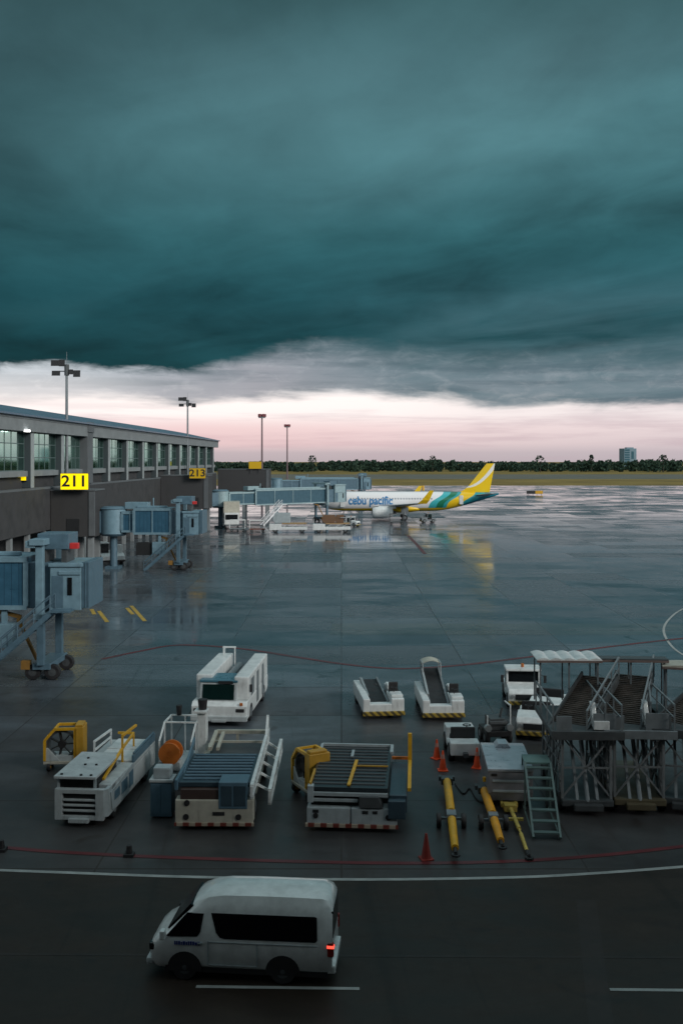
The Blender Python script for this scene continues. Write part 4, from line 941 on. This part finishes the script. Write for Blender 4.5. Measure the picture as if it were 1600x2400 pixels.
# white tank truck behind ------------------------------------------------
t = thing('tank_truck', 'white service truck with two long side tanks and a dark windscreen', 'truck', place(513, 1703), YAW)
m = MB(); m.prism([(0.0, .30), (0.0, .95), (.25, 1.12), (6.4, 1.12), (6.4, .45), (5.9, .30)], 'x', -1.32, 1.32); m.build('body', WHITE, t, .05)
m = MB(); m.box(-1.34, 1.34, -.10, .15, .26, .50); m.box(-.35, .35, -.13, .1, .22, .36); m.build('front_bumper', GREYW, t, .04)
m = MB(); m.prism([(.35, 1.1), (.55, 1.95), (2.1, 1.95), (2.1, 1.1)], 'x', -1.0, .78); cb = m.build('cab', GREYW, t, .04)
m = MB(); m.prism([(.33, 1.18), (.49, 1.86), (.62, 1.86), (.46, 1.18)], 'x', -.86, .64); m.build('windscreen', GREENB, cb)
m = MB(); m.box(-1.02, .80, .50, 2.15, 1.95, 2.06); m.build('cab_roof', TEALW, cb, .03)
m = MB(); m.box(-.12, .58, .47, .52, 1.90, 2.02); m.build('roof_panel', DARK, cb)
for (x0, x1) in ((-1.30, -.52), (.62, 1.32)):
    m = MB(); m.box(x0, x1, 1.0 if x0 < 0 else .55, 6.3, 1.12, 2.22); m.build('side_tank', WHITE, t, .07)
m = MB(); m.box(-.5, .6, 2.2, 6.2, 1.12, 1.5); m.tube((-.1, 2.5, 1.62), (-.1, 5.9, 1.62), .22, n=12); m.box(.2, .55, 2.6, 5.8, 1.5, 1.75); m.build('centre_machinery', MGREY, t, .03)
m = MB(); m.bar((-.95, 5.9, 2.2), (-.95, 5.9, 2.62), .06); m.bar((-.35, 5.9, 1.6), (-.35, 5.9, 2.62), .06); m.bar((-1.0, 5.9, 2.6), (-.3, 5.9, 2.6), .08); m.bar((-.95, 6.2, 2.2), (-.95, 6.2, 2.55), .06); m.build('roof_bracket', WHITE, t)
for x in (-1.0, 1.0):
    m = MB(); m.box(x - .2, x + .2, -.02, .06, .68, .84); m.build('headlight', BLACK, t, .02)
m = MB(); m.box(.98, 1.12, -.01, .06, 1.0, 1.12); m.build('indicator', ORANGE, t)
m = MB(); m.box(1.31, 1.335, 1.2, 2.0, 1.2, 2.0); m.box(1.31, 1.335, 2.8, 3.4, .5, 2.0); m.box(1.31, 1.335, 4.4, 5.0, .5, 2.0); m.build('side_door', MGREY, t)
m = MB(); m.box(1.36, 1.46, .6, .72, 1.5, 1.85); m.build('mirror', BLACK, t)
for y in (1.2, 5.0):
    for x in (-1.16, 1.16): wheel(t, (x, y, .44), .44, .34, 'x')

# belt loaders -----------------------------------------------------------
def belt_loader(label, loc, rise, hood, rz):
    t = thing('belt_loader', label, 'belt loader', loc, rz, 'white belt loaders parked side by side')
    m = MB(); m.box(-1.0, -.66, .12, 4.3, .34, 1.0); m.box(.38, 1.0, .12, 1.9, .34, .98); m.box(-.7, .4, .12, .62, .34, .74); m.box(.62, 1.0, 1.9, 4.2, .34, .84); m.build('body', WHITE, t, .05)
    m = MB(); m.box(-.72, .64, .6, 4.2, .3, .45); m.build('floor', DARK, t)
    m = MB(); m.box(-1.02, 1.02, 0, .16, .20, .40); m.build('bumper', BUMPY, t, .03)
    m = MB(); m.box(.40, .98, .35, 1.15, .98, 1.12); m.build('engine_cover', WHITE, t, .05)
    m = MB(); m.box(.55, .95, 2.6, 3.3, .84, 1.10); m.build('battery_box', WHITE, t, .05)
    m = MB(); m.box(.45, .95, 1.2, 1.7, .98, 1.10); m.box(.47, .93, 1.62, 1.75, 1.05, 1.45); m.build('seat', BLACK, t, .04)
    m = MB(); m.bar((.62, 1.0, 1.1), (.60, .85, 1.35), .04); m.ring((.60, .86, 1.36), 'z', .12, .16, .03, 14); m.build('steering_wheel', BLACK, t)
    a, b = Vector((-.15, .75, .62)), Vector((-.15, 4.75, .72 + rise)); ax = Vector((.42, 0, 0))
    m = MB(); m.add([a - ax, a + ax, b + ax, b - ax] + [v - Vector((0, 0, .14)) for v in (a - ax, a + ax, b + ax, b - ax)], [(0, 1, 2, 3), (7, 6, 5, 4), (0, 4, 5, 1), (1, 5, 6, 2), (2, 6, 7, 3), (3, 7, 4, 0)]); cv = m.build('conveyor_belt', BLACK, t)
    m = MB()
    for s_ in (-1, 1): m.bar(a + ax * s_ * 1.06, b + ax * s_ * 1.06, .09, .24)
    m.build('conveyor_side', MGREY, cv)
    m = MB(); c = a.lerp(b, .15) - ax * 1.1; d = a.lerp(b, .80) - ax * 1.1; m.bar(c + Vector((0, 0, .22)), d + Vector((0, 0, .28)), .10); [m.bar(c.lerp(d, q), c.lerp(d, q) + Vector((0, 0, .25)), .05) for q in (.05, .5, .95)]; m.build('conveyor_rail', STEEL, cv)
    m = MB(); m.bar((-.5, 3.4, .4), (-.45, 3.8, .75 + rise * .6), .10); m.bar((.2, 3.4, .4), (.15, 3.8, .75 + rise * .6), .10); m.build('lift_arm', DGREY, t)
    if hood:
        m = MB()
        for s_ in (-1, 1): m.bar(b + ax * s_ * 1.1 - Vector((0, 1.2, .3)), b + ax * s_ * 1.1 + Vector((0, -1.0, .45)), .05); m.bar(b + ax * s_ * 1.1 - Vector((0, .1, 0)), b + ax * s_ * 1.1 + Vector((0, -.1, .45)), .05); m.bar(b + ax * s_ * 1.1 + Vector((0, -1.0, .45)), b + ax * s_ * 1.1 + Vector((0, -.1, .45)), .06)
        m.build('hood_frame', STEEL, t)
        m = MB(); pts = [(b.x - .5 + 1.0 * i / 8, b.z + .42 + .16 * math.sin(math.pi * i / 8)) for i in range(9)]
        m.prism(pts + [(p[0], p[1] - .03) for p in reversed(pts)], 'y', b.y - .9, b.y + .1); m.build('hood', OFFW, t)
    for y in (1.0, 3.5):
        for x in (-.86, .86): wheel(t, (x, y, .36), .36, .26, 'x')
    return t
belt_loader('white belt loader with lowered open conveyor, left one of the pair', place(900, 1688), 0.2, False, R(6))
belt_loader('white belt loader with raised conveyor under a pale arched hood', place(1040, 1692), 0.85, True, R(1.5))

# tow tractors -----------------------------------------------------------
def tug(label, loc, rz, cab, mt=WHITE, wd=1.55, L=3.0, group='small white tow tractors'):
    t = thing('tow_tractor', label, 'tow tractor', loc, rz, group)
    h = wd / 2
    m = MB(); m.prism([(.05, .34), (0, .80), (.18, 1.0), (1.25, 1.08), (1.25, .62), (2.1, .62), (2.1, .86), (L, .86), (L, .34)], 'x', -h, h); m.build('body', mt, t, .05)
    m = MB(); m.box(-h - .02, h + .02, -.08, .1, .24, .42); m.build('bumper', BUMPY, t, .03)
    m = MB(); m.box(-h * .6, h * .6, -.012, .03, .50, .76); m.build('grille', DARK, t)
    for x in (-h * .78, h * .78):
        m = MB(); m.tube((x, -.03, .66), (x, .06, .66), .09, n=12); m.build('headlight', STEEL, t)
    m = MB(); m.box(-h * .85, h * .85, 1.55, 2.0, .62, .92); m.box(-h * .85, h * .85, 1.95, 2.1, .85, 1.3); m.build('seat', BLACK, t, .05)
    m = MB(); m.bar((-h * .4, 1.25, 1.0), (-h * .4, 1.45, 1.22), .04); m.ring((-h * .4, 1.45, 1.23), 'z', .14, .18, .03, 14); m.build('steering_wheel', BLACK, t)
    if cab:
        m = MB()
        for x in (-h + .05, h - .05):
            m.bar((x, 1.2, 1.05), (x, 1.3, 1.72), .09); m.bar((x, 2.15, .8), (x, 2.1, 1.72), .09)
        m.bar((-h, 1.2, 1.08), (h, 1.2, 1.08), .1); m.build('cab_frame', mt, t)
        m = MB(); m.box(-h - .04, h + .04, 1.05, 2.25, 1.70, 1.82); m.build('roof', mt, t, .04)
        m = MB(); m.add([(-h + .1, 1.22, 1.1), (h - .1, 1.22, 1.1), (h - .1, 1.31, 1.70), (-h + .1, 1.31, 1.70), (-h + .1, 1.25, 1.1), (h - .1, 1.25, 1.1), (h - .1, 1.34, 1.70), (-h + .1, 1.34, 1.70)], [(0, 1, 2, 3), (7, 6, 5, 4), (0, 4, 5, 1), (1, 5, 6, 2), (2, 6, 7, 3), (3, 7, 4, 0)]); m.build('windscreen', GLASSD, t)
        for s_ in (-1, 1):
            m = MB(); m.box(s_ * (h - .03) - .015, s_ * (h - .03) + .015, 1.35, 2.08, 1.1, 1.68); m.build('side_window', GREENB, t)
            m = MB(); m.box(s_ * (h + .22) - .07, s_ * (h + .22) + .07, 1.05, 1.14, 1.12, 1.5); m.bar((s_ * h, 1.2, 1.5), (s_ * (h + .2), 1.1, 1.45), .03); m.build('mirror', BLACK, t, .02)
        m = MB(); m.tube((0, 1.6, 1.82), (0, 1.6, 2.0), .08, n=10); m.build('beacon', ORANGE, t)
    for y in (.62, L - .6):
        for x in (-h + .08, h - .08): wheel(t, (x, y, .36), .36, .26, 'x')
    m = MB(); m.box(-.1, .1, L - .05, L + .25, .34, .5); m.build('tow_hitch', DGREY, t)
    return t
tug('white tow tractor with enclosed cab parked behind the other tractors', place(1232, 1664), R(-4), True, wd=1.72, L=3.4)
tug('white open tow tractor partly hidden behind the brown stair flight', (PX(1274, 46.2), 46.2, 0), R(-20), False)
tug('white open tow tractor just behind the silver generator', (PX(1250, 43.6), 43.6, 0), R(-14), False)
tug('small white topped tow tractor seen from behind among orange cones', (PX(1090, 40.3), 43.2, 0), R(180), False, wd=1.2, L=2.9)
t = thing('motor_unit', 'dark uncovered motor unit on wheels beside the open tow tractor', 'motor unit', (PX(1170, 43), 43, 0), R(8))
m = MB(); m.box(-.55, .55, 0, 1.4, .35, .6); m.build('chassis', BLACK, t, .03)
m = MB(); m.box(-.35, .30, .2, 1.1, .6, 1.1); m.tube((-.4, .3, .9), (.45, .3, .9), .16, n=12); m.tube((.2, .6, 1.1), (.3, .6, 1.5), .06, n=8); m.build('engine', DGREY, t, .03)
m = MB(); m.tube((-.5, -.03, .75), (-.5, .2, .75), .15, n=14); m.tube((.48, -.03, .75), (.48, .2, .75), .15, n=14); m.build('lamp', STEEL, t)
m = MB(); m.bar((.52, .1, .6), (.52, .1, 1.75), .05); m.bar((-.52, .1, .6), (-.52, .1, 1.3), .05); m.bar((.52, .1, 1.7), (.52, .9, 1.7), .05); m.build('guard_bar', WHITE, t)
for x in (-.5, .5):
    for y in (.3, 1.1): wheel(t, (x, y, .28), .28, .2, 'x')

# cones ------------------------------------------------------------------
def cone(label, px, py, h=.72, mt=REDOR, band=True):
    t = thing('traffic_cone', label, 'traffic cone', place(px, py), R(random.uniform(0, 90)), 'traffic cones on the apron')
    m = MB(); m.tube((0, 0, .04), (0, 0, h), .155, .035, n=18); m.build('cone', mt, t, smooth=40)
    m = MB(); m.box(-.20, .20, -.20, .20, 0, .045); m.build('base', mt if band else DRED, t, .015)
    if band:
        m = MB(); m.tube((0, 0, h * .62), (0, 0, h * .82), .155 - .12 * .60 + .004, .155 - .12 * .80 + .004, n=18); m.build('band', mat('cone_band', (0.55, 0.25, 0.2), 0.5) if 'cone_band' not in bpy.data.materials else bpy.data.materials['cone_band'], t)
cone('bright orange cone farthest left in the cluster by the white topped tractor', 1023, 1778, .80)
cone('bright orange cone in front of the white topped tractor, nearest of its cluster', 1037, 1806, .80)
cone('bright orange cone between the white topped tractor and the silver generator', 1117, 1800, .82)
cone('faded dark red cone standing alone near the red line', 998, 2013, .80, DRED, False)

# tow bars ---------------------------------------------------------------
def towbar(label, a, b, ft, rad, mt, axle=True):
    pa, pb = at(*a), at(*b); d = pb - pa; L = d.length
    t = thing('tow_bar', label, 'tow bar', (pa.x, pa.y, 0), math.atan2(d.y, d.x), 'yellow aircraft tow bars lying on the apron')
    m = MB(); z = .42 if axle else .2
    m.tube((0, 0, z), (L * .50, 0, z), rad, rad, n=14); m.tube((L * .5, 0, z), (L * .60, 0, z - .02), rad * .55, n=12); m.tube((L * .60, 0, z - .02), (L - .35, 0, z - .10), rad * .95, rad * .8, n=14)
    m.build('bar', mt, t, smooth=40)
    m = MB(); m.tube((L - .36, 0, z - .12), (L, 0, z - .14), .07, n=10); m.ring((L + .1, 0, z - .14), 'z', .07, .14, .06, 14); m.build('towing_eye', BLACK, t)
    m = MB(); m.box(-.35, .05, -.22, .22, z - .12, z + .12); m.box(-.55, -.3, -.3, -.2, z - .08, z + .08); m.box(-.55, -.3, .2, .3, z - .08, z + .08); m.build('head', DGREY if axle else mt, t, .02)
    if axle:
        m = MB(); m.bar((L * .54, -.42, .3), (L * .54, .42, .3), .08); m.box(L * .50, L * .58, -.16, .16, .28, .52); m.build('axle', MGREY, t)
        for s_ in (-1, 1): wheel(t, (L * .54, s_ * .42, .24), .24, .16, 'y')
    else:
        m = MB(); m.bar((L * .27, -.28, z), (L * .27, .28, z), .09); m.build('cross_piece', mt, t)
    return t
towbar('thick yellow tow bar with wheels, nearest to the wide loader', (1047, 1858), (1067, 2022), None, .15, YELLOW)
towbar('thick orange yellow tow bar pointing at the silver generator', (1134, 1880), (1176, 2004), None, .15, mat('amber_paint', (0.72, 0.33, 0.02), .45))
towbar('thin pale yellow tow bar beside the step ladder', (1196, 1908), (1238, 2012), None, .07, mat('pale_yellow_paint', (0.55, 0.42, 0.10), .5), False)

# silver generator -------------------------------------------------------
t = thing('generator', 'silver topped grey generator trailer with two pale bands', 'generator', place(1197, 1898), R(-3))
m = MB(); m.prism([(.08, .28), (0, .62), (0, 1.36), (3.0, 1.36), (3.0, .4), (2.9, .28)], 'x', -.80, .78); m.build('body', SGREY, t, .05)
m = MB(); m.prism([(-.03, 1.36), (-.03, 1.46), (2.5, 1.58), (3.05, 1.52), (3.05, 1.36)], 'x', -.83, .80); m.prism([(-.35, 1.56), (.25, 1.56), (.12, 1.72), (-.22, 1.72)], 'y', 2.2, 2.9); m.build('lid', SILVER, t, .02)
for z in (.98, .62):
    m = MB(); m.box(-.66, .66, -.022, .01, z, z + .085); m.build('pale_band', LGREY, t, .01)
m = MB(); m.box(-.70, -.5, -.02, .01, 1.2, 1.29); m.build('latch', BLACK, t)
m = MB(); m.tube((-.92, .3, .9), (-.92, .3, 1.06), .06, n=8); m.build('marker_lamp', YELLOW, t)
for y in (.5, 2.5):
    for x in (-.62, .60): wheel(t, (x, y, .28), .28, .2, 'x')

# step ladder ------------------------------------------------------------
t = thing('step_ladder', 'grey green wheeled step ladder with seven treads beside the generator', 'step ladder', place(1281, 1970), R(-4))
m = MB()
for x in (-.44, .44): m.bar((x, 0, .08), (x, 2.4, 1.82), .07, .12); m.bar((x, 2.4, .1), (x, 2.4, 1.8), .06); m.bar((x, 3.2, .1), (x, 3.2, 1.8), .06); m.bar((x, 0, .08), (x, 3.2, .1), .05)
m.build('frame', mat('grey_green_steel', (0.10, 0.155, 0.15), .5, .2), t)
GGS = bpy.data.materials['grey_green_steel']
for i in range(7):
    f = (i + .5) / 7; m = MB(); m.box(-.41, .41, 2.4 * f - .13, 2.4 * f + .08, .08 + 1.74 * f - .02, .08 + 1.74 * f + .03); m.build('tread', GGS, t)
m = MB(); m.box(-.46, .46, 2.35, 3.3, 1.78, 1.84); m.build('platform', mat('teal_plate', (0.11, 0.19, 0.18), .4), t)
for x in (-.4, .4): wheel(t, (x, 3.0, .13), .13, .08, 'x')

# passenger stairs -------------------------------------------------------
def air_stairs(label, loc, rz, flight_rz, roof, base_mt, slab_mt, side_white):
    t = thing('passenger_stairs', label, 'passenger stairs', loc, rz, 'boarding stairs parked at the right')
    ST = mat('stair_frame_grey', (0.21, 0.23, 0.24), 0.5, 0.2) if 'stair_frame_grey' not in bpy.data.materials else bpy.data.materials['stair_frame_grey']
    m = MB(); m.box(-.9, .9, .0, 4.6, .30, .52); m.box(-.5, .5, -.2, .05, .2, .42); m.build('chassis', base_mt, t, .03)
    for y in (.6, 3.9):
        for x in (-.85, .85): wheel(t, (x, y, .30), .30, .22, 'x')
    m = MB()
    for x in (-.85, .85):
        for y in (.25, 2.0, 4.2): m.bar((x, y, .5), (x, y, 2.72), .09)
        for y0, y1 in ((.25, 2.0), (2.0, 4.2)): m.bar((x, y0, .55), (x, y1, 2.7), .055); m.bar((x, y1, .55), (x, y0, 2.7), .055)
        m.bar((x, .25, 1.6), (x, 4.2, 1.6), .06)
        for y in (.8, 1.4, 2.7, 3.4): m.bar((x, y, .5), (x, y, 2.7), .045)
        m.bar((x, .25, 1.05), (x, 4.2, 1.05), .05); m.bar((x, .25, 2.15), (x, 4.2, 2.15), .05)
    for y in (.25, 4.2): m.bar((-.85, y, .55), (.85, y, 2.7), .06); m.bar((.85, y, .55), (-.85, y, 2.7), .06); m.bar((-.85, y, 1.6), (.85, y, 1.6), .06)
    m.build('support_frame', ST, t)
    m = MB(); m.bar((-.35, .1, .5), (-.35, 1.6, 2.7), .10); m.bar((.35, .1, .5), (.35, 1.6, 2.7), .10); m.tube((0, .05, .45), (0, 1.2, 2.3), .08, n=10); m.build('lift_ram', MGREY, t)
    m = MB(); m.box(-1.25, 1.25, .05, 3.9, 2.72, 2.90); m.build('landing', DGREY, t, .02)
    m = MB(); m.box(-1.27, 1.27, -.06, .05, 2.66, 2.96); m.build('landing_edge', slab_mt, t, .01)
    for s_ in (-1, 1):
        m = MB()
        x = s_ * 1.2
        for y in (.1, 1.3, 2.6, 3.8): m.bar((x, y, 2.9), (x, y, 3.85), .05)
        m.bar((x, .1, 3.85), (x, 3.8, 3.85), .06); m.bar((x, .1, 3.4), (x, 3.8, 3.4), .04)
        m.build('guard_rail', MGREY, t)
    for bx_ in ((.25, 1.05, .3, .34, 2.9, 3.5), (-1.05, -.5, .3, .34, 2.9, 3.4)):
        m = MB(); m.box(*bx_); m.build('infill_panel', MGREY, t)
    # flight running up and away
    dirv = Vector((math.sin(-flight_rz), math.cos(-flight_rz), 0)); sd = Vector((dirv.y, -dirv.x, 0)) * .68
    a = Vector((0, .9, 2.72)) - dirv * .2 - Vector((.50, 0, 0)); b = a + dirv * 3.9 + Vector((0, 0, 1.25))
    m = MB(); k = 30
    for i in range(k):
        c = a.lerp(b, i / k); d = a.lerp(b, (i + 1) / k)
        p = [c - sd, c + sd, d + sd, d - sd]; p = [Vector((q.x, q.y, d.z)) for q in p]; q2 = [v - Vector((0, 0, .12)) for v in p]
        m.add(p + q2, [(0, 1, 2, 3), (7, 6, 5, 4), (0, 4, 5, 1), (1, 5, 6, 2), (2, 6, 7, 3), (3, 7, 4, 0)])
    fl = m.build('stair_flight', RUST, t)
    m = MB()
    for s_ in (-1, 1): m.bar(a + sd * s_ * 1.04, b + sd * s_ * 1.04, .07, .34)
    m.build('stringer', DGREY, fl)
    m = MB(); up = Vector((0, 0, .85)); o = sd * 1.08
    m.bar(a + o + up, b + o + up, .06); m.bar(a + o + up * .5, b + o + up * .5, .04)
    for i in range(5): c = a.lerp(b, i / 4) + o; m.bar(c, c + up, .05)
    m.build('handrail', MGREY, fl)
    if side_white:
        m = MB(); c = a.lerp(b, .10) + sd * 1.2; m.prism([(c.y - .25, 2.95), (c.y + .1, 2.95), (c.y + .5, 3.75), (c.y + .2, 3.75)], 'x', c.x - .02, c.x + .14); m.box(c.x - .05, c.x + .5, c.y - .45, c.y - .25, 2.95, 3.25); m.build('white_side_cover', WHITE, t, .02)
    if roof:
        x0, x1, y0, y1, z, wave_n, rmt = roof
        m = MB()
        for x in (x0 + .15, (x0 + x1) / 2, x1 - .15): m.bar((x, y0 + .1, 2.9), (x, y0 + .1, z), .06); m.bar((x, y1 - .1, 2.9), (x, y1 - .1, z), .05)
        m.build('canopy_post', MGREY, t)
        m = MB(); n = max(2, wave_n * 8); pts = []
        for i in range(n + 1):
            f = i / n; pts.append((x0 + (x1 - x0) * f, z + (.06 * abs(math.sin(math.pi * wave_n * f)) if wave_n else 0.02)))
        m.prism(pts + [(x1, z - .04), (x0, z - .04)], 'y', y0, y1); m.build('canopy', rmt, t)
        m = MB(); m.bar((x0, y0 - .02, z - .07), (x1, y0 - .02, z - .07), .05, .08); m.build('canopy_edge', mat('canopy_edge_brown', (0.16, 0.12, 0.11), .6) if 'canopy_edge_brown' not in bpy.data.materials else bpy.data.materials['canopy_edge_brown'], t)
    return t
air_stairs('boarding stairs with white ridged canopy, left of the three', (PX(1377, 34.5), 34.5, 0), R(-2), -R(30), (-1.25, 1.25, 3.3, 4.9, 4.80, 5, WHITE), DGREY, DGREY, True)
air_stairs('middle boarding stairs with a plain grey canopy edge', (PX(1500, 34.6), 34.6, 0), R(-4), -R(20), (-.95, 1.9, 3.6, 4.2, 4.74, 0, DGREY), mat('dull_yellow_brown', (0.10, 0.085, 0.05), .6), MGREY, True)
air_stairs('right boarding stairs cut by the picture edge, its rusty flight slanting right', (PX(1608, 34.6), 34.6, 0), R(-16), -R(34), (-.70, 1.2, 3.2, 4.3, 4.55, 1, OFFW), DGREY, DGREY, False)

# ================================================================== around the far stands
t = thing('pushback_tractor', 'cream pushback tractor parked under the second jet bridge', 'pushback tractor', (PX(268, 118), 117.6, 0), R(24))
m = MB(); m.prism([(0, .35), (.1, .95), (.8, 1.25), (5.6, 1.25), (5.9, .4)], 'x', -1.4, 1.4); m.build('body', WHITE, t, .06)
m = MB(); m.box(-1.35, -.25, 1.6, 3.3, 1.25, 2.35); cb = m.build('cab', GLASSD, t, .05)
m = MB(); m.box(-1.42, -.18, 1.5, 3.4, 2.35, 2.5); m.build('roof', WHITE, cb, .04)
m = MB(); m.box(.35, 1.35, 1.2, 2.4, 1.25, 2.2); m.build('engine_cover', WHITE, t, .06)
m = MB(); m.box(.5, 1.3, 3.0, 4.6, 1.25, 1.7); m.build('rear_cover', WHITE, t, .06)
for y in (1.3, 4.6):
    for x in (-1.25, 1.25): wheel(t, (x, y, .52), .52, .4, 'x')
m = MB(); m.box(-1.42, 1.42, -.1, .08, .3, .5); m.build('bumper', BLACK, t)

t = thing('catering_truck', 'cream box truck with raised body behind the white bridge stair', 'truck', (PX(543, 176), 176, 0), R(6))
m = MB(); m.box(-1.45, 1.45, 1.6, 6.8, 2.0, 4.9); m.build('box_body', OFFW, t, .05)
m = MB(); m.box(-1.3, 1.3, -.2, 1.5, .9, 3.0); cb = m.build('cab', WHITE, t, .1)
m = MB(); m.box(-1.1, 1.1, -.24, -.1, 1.8, 2.7); m.build('windscreen', GLASSD, cb)
m = MB(); m.box(-1.1, 1.1, 0, 6.6, .6, .9); m.bar((-1.0, 2.2, .9), (-1.0, 5.8, 2.0), .14); m.bar((-1.0, 5.8, .9), (-1.0, 2.2, 2.0), .14); m.bar((1.0, 2.2, .9), (1.0, 5.8, 2.0), .14); m.bar((1.0, 5.8, .9), (1.0, 2.2, 2.0), .14); m.build('lift_frame', MGREY, t)
for y in (.6, 5.4):
    for x in (-1.1, 1.1): wheel(t, (x, y, .48), .48, .32, 'x')
def far_loader(label, loc, rz):
    t = thing('low_loader', label, 'cargo loader', loc, rz, 'low loaders serving the parked airliner')
    m = MB(); m.box(-3.2, 3.2, 0, 2.2, .5, 1.0); m.box(-3.3, -1.2, -.05, 1.1, .45, 1.5); m.build('body', WHITE, t, .05)
    m = MB(); m.box(-1.1, 3.1, .1, 2.1, 1.45, 1.65); m.build('deck', mat('tan_deck', (0.36, 0.24, 0.12), .6) if 'tan_deck' not in bpy.data.materials else bpy.data.materials['tan_deck'], t)
    m = MB(); [m.bar((x, .2, 1.0), (x + .9, .2, 1.5), .1) for x in (-.9, .6, 1.8)]; m.bar((-3.1, .1, 1.5), (-3.1, .1, 2.4), .08); m.bar((3.0, .1, 1.6), (3.0, .1, 2.6), .08); m.bar((1.4, .1, 2.6), (3.0, .1, 2.6), .08); m.build('frame', GREYW, t)
    for x in (-2.3, 2.3):
        for y in (.25, 1.95): wheel(t, (x, y, .42), .42, .3, 'y')
    return t
far_loader('white low loader with tan deck under the docked jet bridge', (PX(676, 168.5), 168.5, 0), R(0))
far_loader('white low loader carrying brown crates nearest the airliner nose', (PX(778, 168.5), 168.5, 0), R(2))
def uld(label, loc, mt, sx=1.9, h=1.55, z0=0.0):
    t = thing('cargo_container', label, 'cargo container', (loc[0], loc[1], z0), 0, 'cargo containers near the airliner')
    m = MB(); m.prism([(-sx / 2, .0), (sx / 2, .0), (sx / 2, h), (-sx / 2 + .0, h), (-sx / 2 - .35, h * .6), (-sx / 2 - .35, h * .3)], 'y', 0, 1.5); b_ = m.build('shell', mt, t, .03)
    m = MB(); m.box(-sx / 2 + .1, sx / 2 - .1, -.03, .02, .1, h - .12); m.box(-.04, .04, -.05, .0, .1, h - .1); m.build('door', mt, b_, .01)
uld('grey cargo container on the tan decked loader', (PX(662, 168.7) , 168.8), LGREY, 2.6, 1.7, 1.66)
uld('brown crate on the low loader by the airliner nose', (PX(772, 168.7), 168.8), BRN, 1.9, 1.35, 1.66)
uld('second brown crate, right end of the same low loader', (PX(797, 168.7), 168.9), BRN, 1.2, 1.35, 1.66)
def dolly(label, loc, mt, fr=None):
    t = thing('baggage_dolly', label, 'dolly', loc, R(3), 'dollies under the docked jet bridge')
    m = MB(); m.box(-1.4, 1.4, 0, 1.5, .42, .55); m.build('bed', mt, t)
    m = MB(); [m.bar((x, y, .5), (x, y, 2.0), .08) for x in (-1.35, 1.35) for y in (.05, 1.45)]; m.bar((-1.35, .05, 2.0), (1.35, .05, 2.0), .1); m.bar((-1.35, 1.45, 2.0), (1.35, 1.45, 2.0), .1); m.build('frame', fr or WHITE, t)
    for x in (-1.0, 1.0):
        for y in (.2, 1.3): wheel(t, (x, y, .2), .2, .14, 'y')
dolly('white framed open dolly with reddish bed right of the bridge stair', (PX(603, 170), 170, 0), mat('red_brown_paint', (0.20, 0.07, 0.05), .6))
dolly('white framed open dolly at the foot of the white bridge stair', (PX(556, 171), 171, 0), MGREY)
tug('small pale tow tractor parked beneath the airliner forward door', (PX(840, 184), 184, 0), R(60), True, group='tow tractors round the airliner')
tug('small tow tractor stopped behind the near engine of the airliner', (PX(985, 196), 196, 0), R(-80), True, MGREY, group='tow tractors round the airliner')
dolly('dark framed open dolly near the airliner main wheels', (PX(930, 190), 190, 0), DGREY, DGREY)

for lab, px_, py_ in (('small dark stub on the apron near the red line below the slatted vehicle', 303, 2006), ('small dark stub at the left picture edge by the red line', 4, 1994)):
    t = thing('ground_stub', lab, 'ground stub', place(px_, py_), 0)
    m = MB(); m.box(-.16, .16, -.16, .16, 0, .10); m.build('base', BLACK, t, .02)
    m = MB(); m.tube((0, 0, .10), (0, 0, .34), .11, .08, n=12); m.build('post', BLACK, t, .01)
t = thing('cable', 'thick black power cable lying from the silver generator over the wet ground', 'cable', (0, 0, 0))
pts = smooth_pts([at(1150, 1884), at(1120, 1878), at(1100, 1850), at(1085, 1862), at(1066, 1838)], 6)
m = MB()
for a_, b_ in zip(pts[:-1], pts[1:]): m.tube((a_.x, a_.y, .03), (b_.x, b_.y, .03), .035, n=6)
m.build('sheath', BLACK, t)
